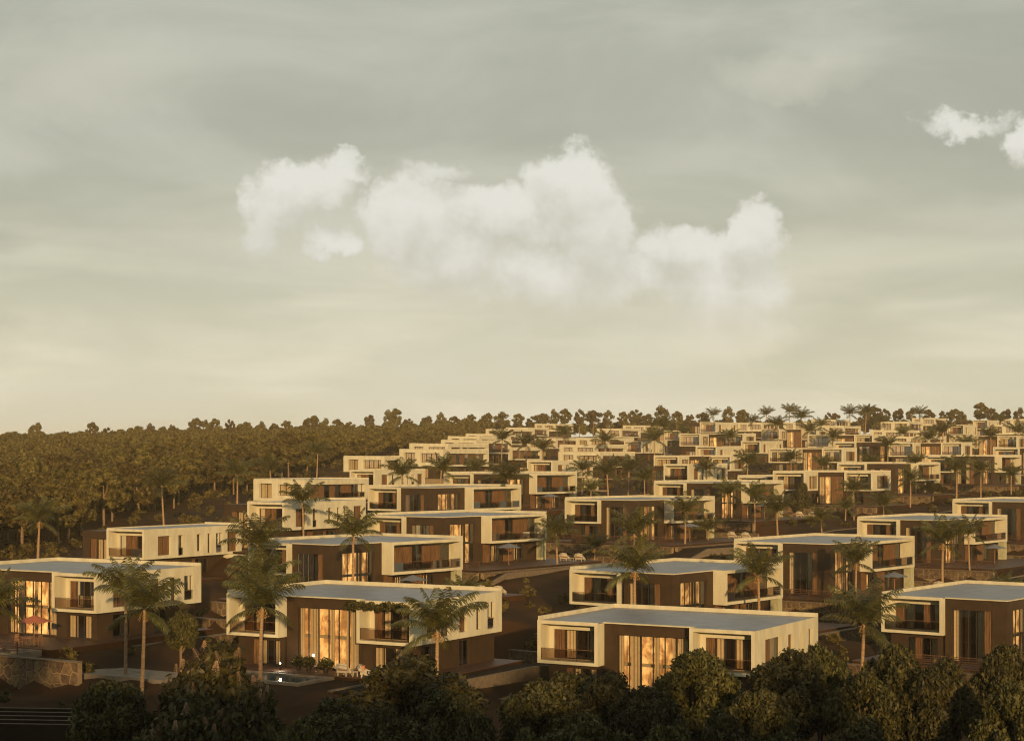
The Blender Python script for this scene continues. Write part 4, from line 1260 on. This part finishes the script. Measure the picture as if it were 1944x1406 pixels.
FR = [frond_mesh(1, 3.7, 1.45, .6), frond_mesh(2, 4.2, .95, 1.05), frond_mesh(3, 4.0, .55, 1.05), frond_mesh(4, 3.4, -.1, .9), frond_mesh(5, 4.1, 1.22, 1.05)]
def palm_trunk():
    mb = MB(); pts = []; rad = []
    for j in range(25):
        t = j / 24; pts.append((.10 * math.sin(t * 2.4), .05 * math.sin(t * 3), t)); rad.append((.17 - .06 * t + (.05 if j == 0 else 0)) * (1.06 if j % 2 else .97))
    mb.tube(pts, rad, 'palmbark', 10); return fix(mb.mesh('trunk'))
PT = palm_trunk()
fc = MB(); rr2 = random.Random(8)
for q in range(60):
    a = rr2.uniform(0, 6.28); d = Vector((math.cos(a), math.sin(a), 0)); c = d * rr2.uniform(.12, .5) + Vector((0, 0, -rr2.uniform(.05, .75))); w = Vector((rr2.uniform(-1, 1), rr2.uniform(-1, 1), rr2.uniform(-1, 1))).normalized() * .06
    u = w.orthogonal().normalized() * .05
    fc.poly([c - w, c - u, c + w, c + u], 'fruit')
for q in range(7):
    a = q * .9; fc.tube([(0, 0, .1), (.2 * math.cos(a), .2 * math.sin(a), -.05), (.38 * math.cos(a), .38 * math.sin(a), -.5)], .015, 'fruit', 4, cap=False)
FCM = fc.mesh('fruit_cluster')
PN = [0]
def frond_list(seed):
    r = random.Random(seed); out = []
    for j in range(17):
        kd = (0, 4, 4, 1, 1, 2, 3)[min(6, j * 7 // 17)]
        out.append((kd, j * 2.399 + r.uniform(-.25, .25), r.uniform(-.12, .12), r.uniform(.85, 1.08)))
    return out
def crown_mesh(seed):
    vs = []; fs = []; base = 0
    for kd, a, tl, s in frond_list(seed):
        me = FR[kd]; Mx = Matrix.Rotation(a, 4, 'Z') @ Matrix.Rotation(tl, 4, 'X') @ Matrix.Scale(s, 4)
        vs += [tuple(Mx @ v.co) for v in me.vertices]; fs += [tuple(base + i for i in p_.vertices) for p_ in me.polygons]; base += len(me.vertices)
    m = bpy.data.meshes.new('crown'); m.from_pydata(vs, [], fs); m.materials.append(M['palmleaf']); m.update(); return m
CR = [crown_mesh(s) for s in (1, 2, 3)]
def palm(px, py, D, s, label):
    """py is the row of the crown's top"""
    j = PN[0]; PN[0] += 1
    s *= 1.12
    p = P(px, py, D); top = p.z - 3.0 * s
    gz = float(ground(p.x, p.y)[0])
    h = top - gz
    if h < 2.0: h = 2.0
    root = link('palm_tree', None, loc=(p.x, p.y, gz), rot=(0, 0, rng.uniform(0, 6.28)))
    root.rotation_euler[0] = rng.uniform(-.07, .07)
    link('trunk', PT, root, loc=(0, 0, -.3), scale=(s, s, h + .3))
    if D < 262:
        for kd, a, tl, sc in frond_list(j + 10):
            o = link('frond', FR[kd], root, loc=(.07, 0, h), scale=(s * sc,) * 3)
            o.rotation_euler = (Matrix.Rotation(a, 3, 'Z') @ Matrix.Rotation(tl, 3, 'X')).to_euler()
        link('fruit_cluster', FCM, root, loc=(.07, 0, h - .1), scale=(s, s, s))
    else:
        link('crown', CR[j % 3], root, loc=(.07, 0, h), scale=(s, s, s))
    tag(root, label, 'palm tree', 'palms among the villas')
PALMS = [
 (495, 1078, 136, .95, 'tall palm before the left box of the vine-hung villa'),
 (238, 1062, 140, .85, 'left and farther palm of the pair before the left-edge villa'),
 (268, 1082, 133, .95, 'right and nearer palm of the pair before the left-edge villa'),
 (-12, 1085, 143, .9, 'palm cut off by the left edge of the picture'),
 (490, 975, 172, 1.0, 'upper dark palm of the cluster left of the brown-cornered villa'),
 (500, 1040, 158, .95, 'palm just behind the tall palm of the vine-hung villa'),
 (668, 965, 170, .85, 'palm in front of the brown corner of the villa behind the vine-hung one'),
 (578, 913, 205, .8, 'slim palm before the white-sided villa with brown wing'),
 (832, 1118, 126, .95, 'palm before the right side of the vine-hung villa'),
 (1208, 1022, 165, .95, 'tall palm directly before the second-row villa'),
 (1205, 965, 208, .95, 'palm standing between the second-row villa and the central slope villa'),
 (1058, 975, 214, .8, 'young palm on the pale terrace left of the second-row villa'),
 (1440, 1035, 170, .9, 'palm at the right end of the second-row villa'),
 (1632, 1108, 148, 1.05, 'broad drooping palm left of the near right villa'),
 (1625, 1022, 182, .8, 'slim palm before the balcony of the right-centre villa'),
 (1790, 982, 205, .95, 'broad palm before the upper right row middle villa'),
 (1842, 980, 222, .75, 'slim palm right of the broad palm in the upper right row'),
 (1478, 935, 250, .9, 'palm above the right-centre villa, nearest of three'),
 (1432, 914, 268, .8, 'middle palm of the three left of the large stepped villa'),
 (1382, 908, 275, .8, 'left palm of the three left of the large stepped villa'),
 (1300, 938, 240, .8, 'palm before the balcony of the central slope villa'),
 (72, 942, 236, 1.05, 'palm on the brown slope at the far left'),
 (313, 885, 262, .95, 'palm behind the long white-sided villa at the wood edge'),
 (450, 868, 310, 1.0, 'palm at the wood edge left of the two-window pale villa'),
 (515, 862, 330, .95, 'palm at the wood edge behind the two-window pale villa'),
 (600, 835, 380, .95, 'farther palm on the brown slope beside the wood'),
 (770, 868, 262, .85, 'left palm of the dark pair before the left stepped stack'),
 (830, 860, 275, .85, 'right palm of the dark pair before the left stepped stack'),
 (968, 872, 266, 1.0, 'large dark palm in the middle before the brown-cornered villas'),
 (952, 812, 420, .9, 'slim palm behind the left stepped stack'),
 (1000, 820, 420, .95, 'dark palm right of the slim stack palm'),
 (1032, 828, 400, .95, 'bushy dark palm before the central stack'),
 (1070, 806, 500, .95, 'palm high in the centre below the ridge'),
 (1148, 815, 440, 1.0, 'lone dark palm between central stack and two-box villa'),
 (1245, 810, 420, 1.0, 'lower of the two crossed palms'),
 (1262, 788, 470, 1.05, 'upper left of the two crossed palms'),
 (1300, 805, 500, .9, 'palm right of the two crossed palms'),
 (1157, 865, 300, 1.0, 'left dark palm before the slit-windowed villa'),
 (1193, 862, 305, .95, 'right dark palm before the slit-windowed villa'),
 (1225, 884, 290, .75, 'small palm right of the dark pair in the centre'),
 (1120, 905, 282, .7, 'small palm on the terrace left of the dark pair in the centre'),
 (1418, 852, 340, .95, 'palm with wide fronds left of the upper stepped villa'),
 (1502, 852, 352, .7, 'small palm before the upper stepped villa'),
 (1622, 904, 296, .8, 'palm before the right bay of the large stepped villa'),
 (1678, 930, 282, .8, 'palm right of the large stepped villa on the stone terrace'),
 (1728, 885, 306, .8, 'palm before the balcony right of the large stepped villa'),
 (1740, 858, 340, .7, 'small palm just behind the balcony right of the large stepped villa'),
 (1815, 862, 312, .95, 'tall palm before the villa with the blue parasol'),
 (1862, 868, 320, .8, 'palm between the blue parasol and the right edge'),
 (1920, 880, 330, .7, 'small palm at the right edge of the upper slope'),
 (1685, 825, 420, .85, 'palm before the villa with blue-grey panel'),
 (1760, 812, 440, .95, 'palm left of the dark round palm on the right slope'),
 (1793, 798, 470, 1.05, 'dark round-headed palm on the right slope'),
 (1835, 825, 440, .9, 'palm right of the dark round palm'),
 (1880, 808, 470, .95, 'palm left of the round palm at the right edge'),
 (1932, 798, 470, 1.05, 'dark round palm at the right edge'),
 (1480, 788, 520, 1.0, 'left palm of the dark pair high on the right slope'),
 (1522, 772, 520, 1.1, 'right and taller palm of the dark pair high on the right slope'),
 (1535, 798, 500, 1.0, 'palm overlapping the tall one of the dark pair'),
 (1582, 812, 470, .9, 'palm beside the tall narrow box, upper right'),
 (1428, 785, 640, 1.0, 'palm left of the first skyline palm'),
 (1455, 771, 760, 1.2, 'first skyline palm from the left'),
 (1498, 765, 780, 1.3, 'second and tallest skyline palm from the left'),
 (1355, 773, 800, 1.2, 'palm standing apart on the skyline left of centre right'),
 (1613, 768, 700, 1.2, 'third skyline palm, left of the dense clump'),
 (1642, 766, 690, 1.2, 'fourth skyline palm, in the dense clump'),
 (1745, 770, 700, 1.1, 'fifth skyline palm, between round trees'),
 (1675, 785, 640, 1.0, 'palm just under the skyline left of the brown-banded villa'),
 (1900, 785, 690, 1.0, 'palm under the right skyline'),
]
PALMS += [
 (1560, 978, 268, .7, 'young palm at the foot of the large stepped villa, left of its stone wall'),
 (1605, 950, 285, .65, 'young palm on the terrace right of the large stepped villa'),
 (1850, 945, 285, .7, 'young palm above the road at the right, under the blue parasol villa'),
 (1905, 965, 272, .7, 'young palm above the last villa of the upper right row'),
 (1345, 985, 252, .7, 'young palm right of the central slope villa'),
 (1130, 1010, 228, .65, 'young palm below the terrace wall of the central slope villa'),
 (905, 868, 330, .8, 'slim palm left of the large dark middle palm'),
 (1105, 868, 335, .8, 'palm above the left box of the central slope villa, far behind it'),
 (1560, 862, 360, .75, 'young palm between the two bays of the large stepped villa, behind it'),
 (1655, 858, 365, .8, 'palm over the right bay of the large stepped villa, behind it'),
 (1340, 868, 350, .8, 'palm right of the stepped villa with cream end bays'),
 (1385, 812, 480, .9, 'palm above the villa with a dark wing, right of the crossed palms'),
 (1560, 792, 600, .9, 'small palm under the skyline left of the dense clump'),
 (1715, 806, 520, .9, 'small palm left of the dark round-headed palm, farther back'),
 (880, 1092, 168, .6, 'young palm beside the rubble wall behind the vine-hung villa'),
 (1905, 1085, 182, .75, 'palm behind the near right villa at the right edge'),
]
for a in PALMS: palm(*a)

# ------------------------------------------------------------------ woods
def edge_x(D):
    pts = [(200, -68), (240, -66), (300, -63), (360, -55), (430, -44), (520, -34), (620, -20), (720, -8), (860, 0)]
    for (a, b), (c, d) in zip(pts[:-1], pts[1:]):
        if a <= D <= c: return b + (d - b) * (D - a) / (c - a)
    return pts[-1][1] if D > 860 else pts[0][1]
spots = []
D = 222.0
while D < 860:
    st = 7.0 + D * .0025
    x = edge_x(D) - rng.uniform(8, 13)
    xl = -(972 + 60) / F * D - 6
    while x > xl:
        spots.append((x + rng.uniform(-1.6, 1.6), D + rng.uniform(-2.2, 2.2)))
        x -= st * rng.uniform(.85, 1.2)
    D += st * .95
spots.sort(key=lambda s: s[1])
NEARN = 205
def where(x, D):
    px = 972 + x / D * F
    a = 'far left' if px < 150 else 'left' if px < 350 else 'right' if px > 550 else 'middle'
    return a
for j, (x, y) in enumerate(spots[:NEARN]):
    s = rng.uniform(.98, 1.35)
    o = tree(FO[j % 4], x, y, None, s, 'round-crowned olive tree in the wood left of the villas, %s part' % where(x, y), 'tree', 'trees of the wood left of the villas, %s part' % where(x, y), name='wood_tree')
# the rest of the wood as one mass
def merge_trees(name, sp, base, H, few=0):
    vs = []; n = 0
    src = []
    for (c, t_) in base:
        a = np.empty(len(c.vertices) * 3); c.vertices.foreach_get('co', a); src.append(a.reshape(-1, 4, 3))
    for j, (x, y, s) in enumerate(sp):
        q = src[j % len(src)]; far = min(1.0, 420 / max(y, 100))
        take = int(len(q) * .45 * far + 200)
        if few: take = few
        q = q[nrg.permutation(len(q))[:take]]
        ctr = q.mean(1, keepdims=True); q = ctr + (q - ctr) * (2.4 if few else 1.35 / math.sqrt(far))
        if few: q = q - np.array([0, 0, 3.2])
        a = nrg.uniform(0, 6.28); c_, s_ = math.cos(a), math.sin(a)
        gz = float(ground(x, y)[0])
        w = np.empty_like(q); w[..., 0] = (q[..., 0] * c_ - q[..., 1] * s_) * s + x; w[..., 1] = (q[..., 0] * s_ + q[..., 1] * c_) * s + y; w[..., 2] = q[..., 2] * s + gz
        vs.append(w.reshape(-1, 3))
    v = np.concatenate(vs); nf = len(v) // 4
    me = bpy.data.meshes.new(name)
    me.vertices.add(len(v)); me.vertices.foreach_set('co', v.ravel())
    me.loops.add(nf * 4); me.loops.foreach_set('vertex_index', np.arange(nf * 4))
    me.polygons.add(nf); me.polygons.foreach_set('loop_start', np.arange(0, nf * 4, 4)); me.update(calc_edges=True)
    me.materials.append(M['leaf2'])
    return me
rest = [(x, y, rng.uniform(.9, 1.25)) for x, y in spots[NEARN:]]
tag(link('distant_wood', merge_trees('distant_wood', rest, FO, 9)), 'dense mass of small round trees covering the slope behind the wood edge', 'wood', kind='stuff')
# dark belt of trees along the ridge
belt = []
px = 620
while px < 2010:
    for D in (830, 860, 895):
        belt.append(((px - 972) / F * D + rng.uniform(-2, 2), D + rng.uniform(-8, 8), rng.uniform(.75, 1.0)))
    px += 14
tag(link('ridge_wood', merge_trees('ridge_wood', belt, FO, 9)), 'continuous dark belt of trees along the ridge behind the villas', 'wood', kind='stuff')
# trees that stand out on the skyline: px, top py, width px
SKY = [(68, 795, 24), (120, 818, 24), (175, 797, 22), (205, 806, 24), (258, 802, 30), (285, 802, 22), (310, 806, 22), (327, 800, 20), (372, 786, 26), (392, 795, 22), (408, 790, 22), (436, 790, 20), (465, 794, 26), (495, 798, 22),
       (520, 800, 20), (545, 792, 28), (592, 782, 30), (617, 792, 24), (640, 792, 22), (665, 796, 24), (701, 781, 18), (738, 776, 26), (752, 771, 24), (775, 790, 22), (810, 784, 20), (837, 781, 20), (862, 787, 22), (893, 781, 26),
       (925, 778, 20), (952, 780, 30), (984, 782, 22), (1010, 786, 24), (1030, 779, 28), (1052, 775, 20), (1072, 772, 22), (1100, 771, 20), (1126, 773, 30), (1155, 777, 22), (1183, 778, 20), (1207, 772, 28), (1228, 780, 20),
       (1255, 768, 30), (1285, 777, 24), (1310, 782, 22), (1335, 777, 22), (1383, 770, 24), (1410, 774, 26), (1572, 778, 14), (1585, 779, 16), (1660, 768, 30), (1678, 771, 24), (1706, 770, 20), (1730, 773, 20), (1762, 774, 22),
       (1790, 775, 16), (1812, 771, 28), (1861, 760, 28), (1884, 769, 24), (1910, 771, 20), (1935, 772, 22), (1640, 776, 24), (1825, 780, 20)]
ordn = ['first', 'second', 'third', 'fourth', 'fifth', 'sixth', 'seventh', 'eighth', 'ninth', 'tenth', 'eleventh', 'twelfth', 'thirteenth', 'fourteenth', 'fifteenth', 'sixteenth', 'seventeenth', 'eighteenth', 'nineteenth', 'twentieth']
SKY.sort()
def nth(n):
    return ordn[n] if n < 20 else ('twenty', 'thirty', 'forty', 'fifty', 'sixty')[(n + 1) // 10 - 2] + '-' + ordn[(n + 1) % 10 - 1] if (n + 1) % 10 else ('twentieth', 'thirtieth', 'fortieth', 'fiftieth', 'sixtieth')[(n + 1) // 10 - 2]
for j, (px, py, w) in enumerate(SKY):
    D = 720 if px < 350 else 760 if px < 620 else 815
    if px > 1600 and j % 2: D = 800
    p = P(px, py, D)
    shape = ('narrow', 'broad', 'slender', 'round')[j % 4]
    tree(SK[j % 4], p.x, p.y, p.z, w / F * D / 2 / (2.9, 3.6, 2.4, 3.2)[j % 4] * 1.15, '%s round-topped tree against the sky, %s skyline tree from the left' % (shape, nth(j)), 'tree', 'trees standing on the skyline', name='skyline_tree', H=12.0)
# low shrubs between the terraces
ub = []
for (i, n) in ((15, 26), (18, 20), (19, 24), (20, 22), (23, 26), (37, 30), (16, 16), (22, 14), (45, 20), (52, 20), (14, 12)):
    for q in range(n):
        a = local(i, rng.uniform(-4, 26), -7.2 - rng.uniform(0, 3)); ub.append((a.x, a.y, rng.uniform(.07, .2)))
def open_ground(x, y):
    for (px, py, r, x0, y0, x1, y1, pz, drop) in pads:
        c, sn = math.cos(r), math.sin(r); u = c * (x - px) + sn * (y - py); v = -sn * (x - px) + c * (y - py)
        if x0 - .5 < u < x1 + .5 and y0 - .5 < v < y1 + .5: return False
    for pts, hw in ((((-40, 168), (-14, 190), (5, 215), (28, 238), (50, 262), (78, 296), (110, 330)), 4.5), (((-12, 128), (2, 150), (22, 172), (42, 190), (60, 208), (92, 232)), 4)):
        for (a, b), (c, d) in zip(pts[:-1], pts[1:]):
            t = max(0, min(1, ((x - a) * (c - a) + (y - b) * (d - b)) / ((c - a) ** 2 + (d - b) ** 2)))
            if math.hypot(x - a - t * (c - a), y - b - t * (d - b)) < hw: return False
    return True
while len(ub) < 1700:
    y = rng.uniform(128, 620) if rng.random() < .8 else rng.uniform(128, 300); x = rng.uniform(-70 + max(0, y - 250) * .12, (1980 - 972) / F * y)
    if open_ground(x, y): ub.append((x, y, rng.uniform(.08, .30)))
for q in range(500):
    y = rng.uniform(205, 700); x = edge_x(y) - rng.uniform(3, 30)
    ub.append((x, y, rng.uniform(.15, .42)))
tag(link('ground_cover', merge_trees('ground_cover', ub, FO, 9, 260)), 'low scrub growing at the foot of the terrace walls', 'shrubs', kind='stuff')

# unseen row of trees added behind the viewpoint to shade the foreground
crest = [(x + rng.uniform(-4, 4), -84 + rng.uniform(-8, 8), rng.uniform(.7, 1.1)) for x in range(-130, 131, 11)]
tag(link('added_shade_wood', merge_trees('added_shade_wood', crest, FO, 9)), 'unseen trees added behind the viewpoint to shade the foreground', 'wood', kind='stuff')

# ------------------------------------------------------------------ haze
hm = bpy.data.materials.new('haze'); hm.use_nodes = True
t = hm.node_tree; t.nodes.clear()
pv = t.nodes.new('ShaderNodeVolumePrincipled')
pv.inputs['Color'].default_value = (1.0, .82, .56, 1)
pv.inputs['Density'].default_value = .00019
pv.inputs['Anisotropy'].default_value = 0.0
out = t.nodes.new('ShaderNodeOutputMaterial'); t.links.new(pv.outputs[0], out.inputs['Volume'])
hb = MB(); hb.mats = []
i0 = [(a, b, c) for c in (-40, 42) for a, b in ((-2300, -640), (2300, -640), (2300, 2850), (-2300, 2850))]
me = bpy.data.meshes.new('haze'); me.from_pydata(i0, [], [(3, 2, 1, 0), (4, 5, 6, 7), (0, 1, 5, 4), (1, 2, 6, 5), (2, 3, 7, 6), (3, 0, 4, 7)]); me.materials.append(hm)
tag(link('haze', me), kind='stuff')
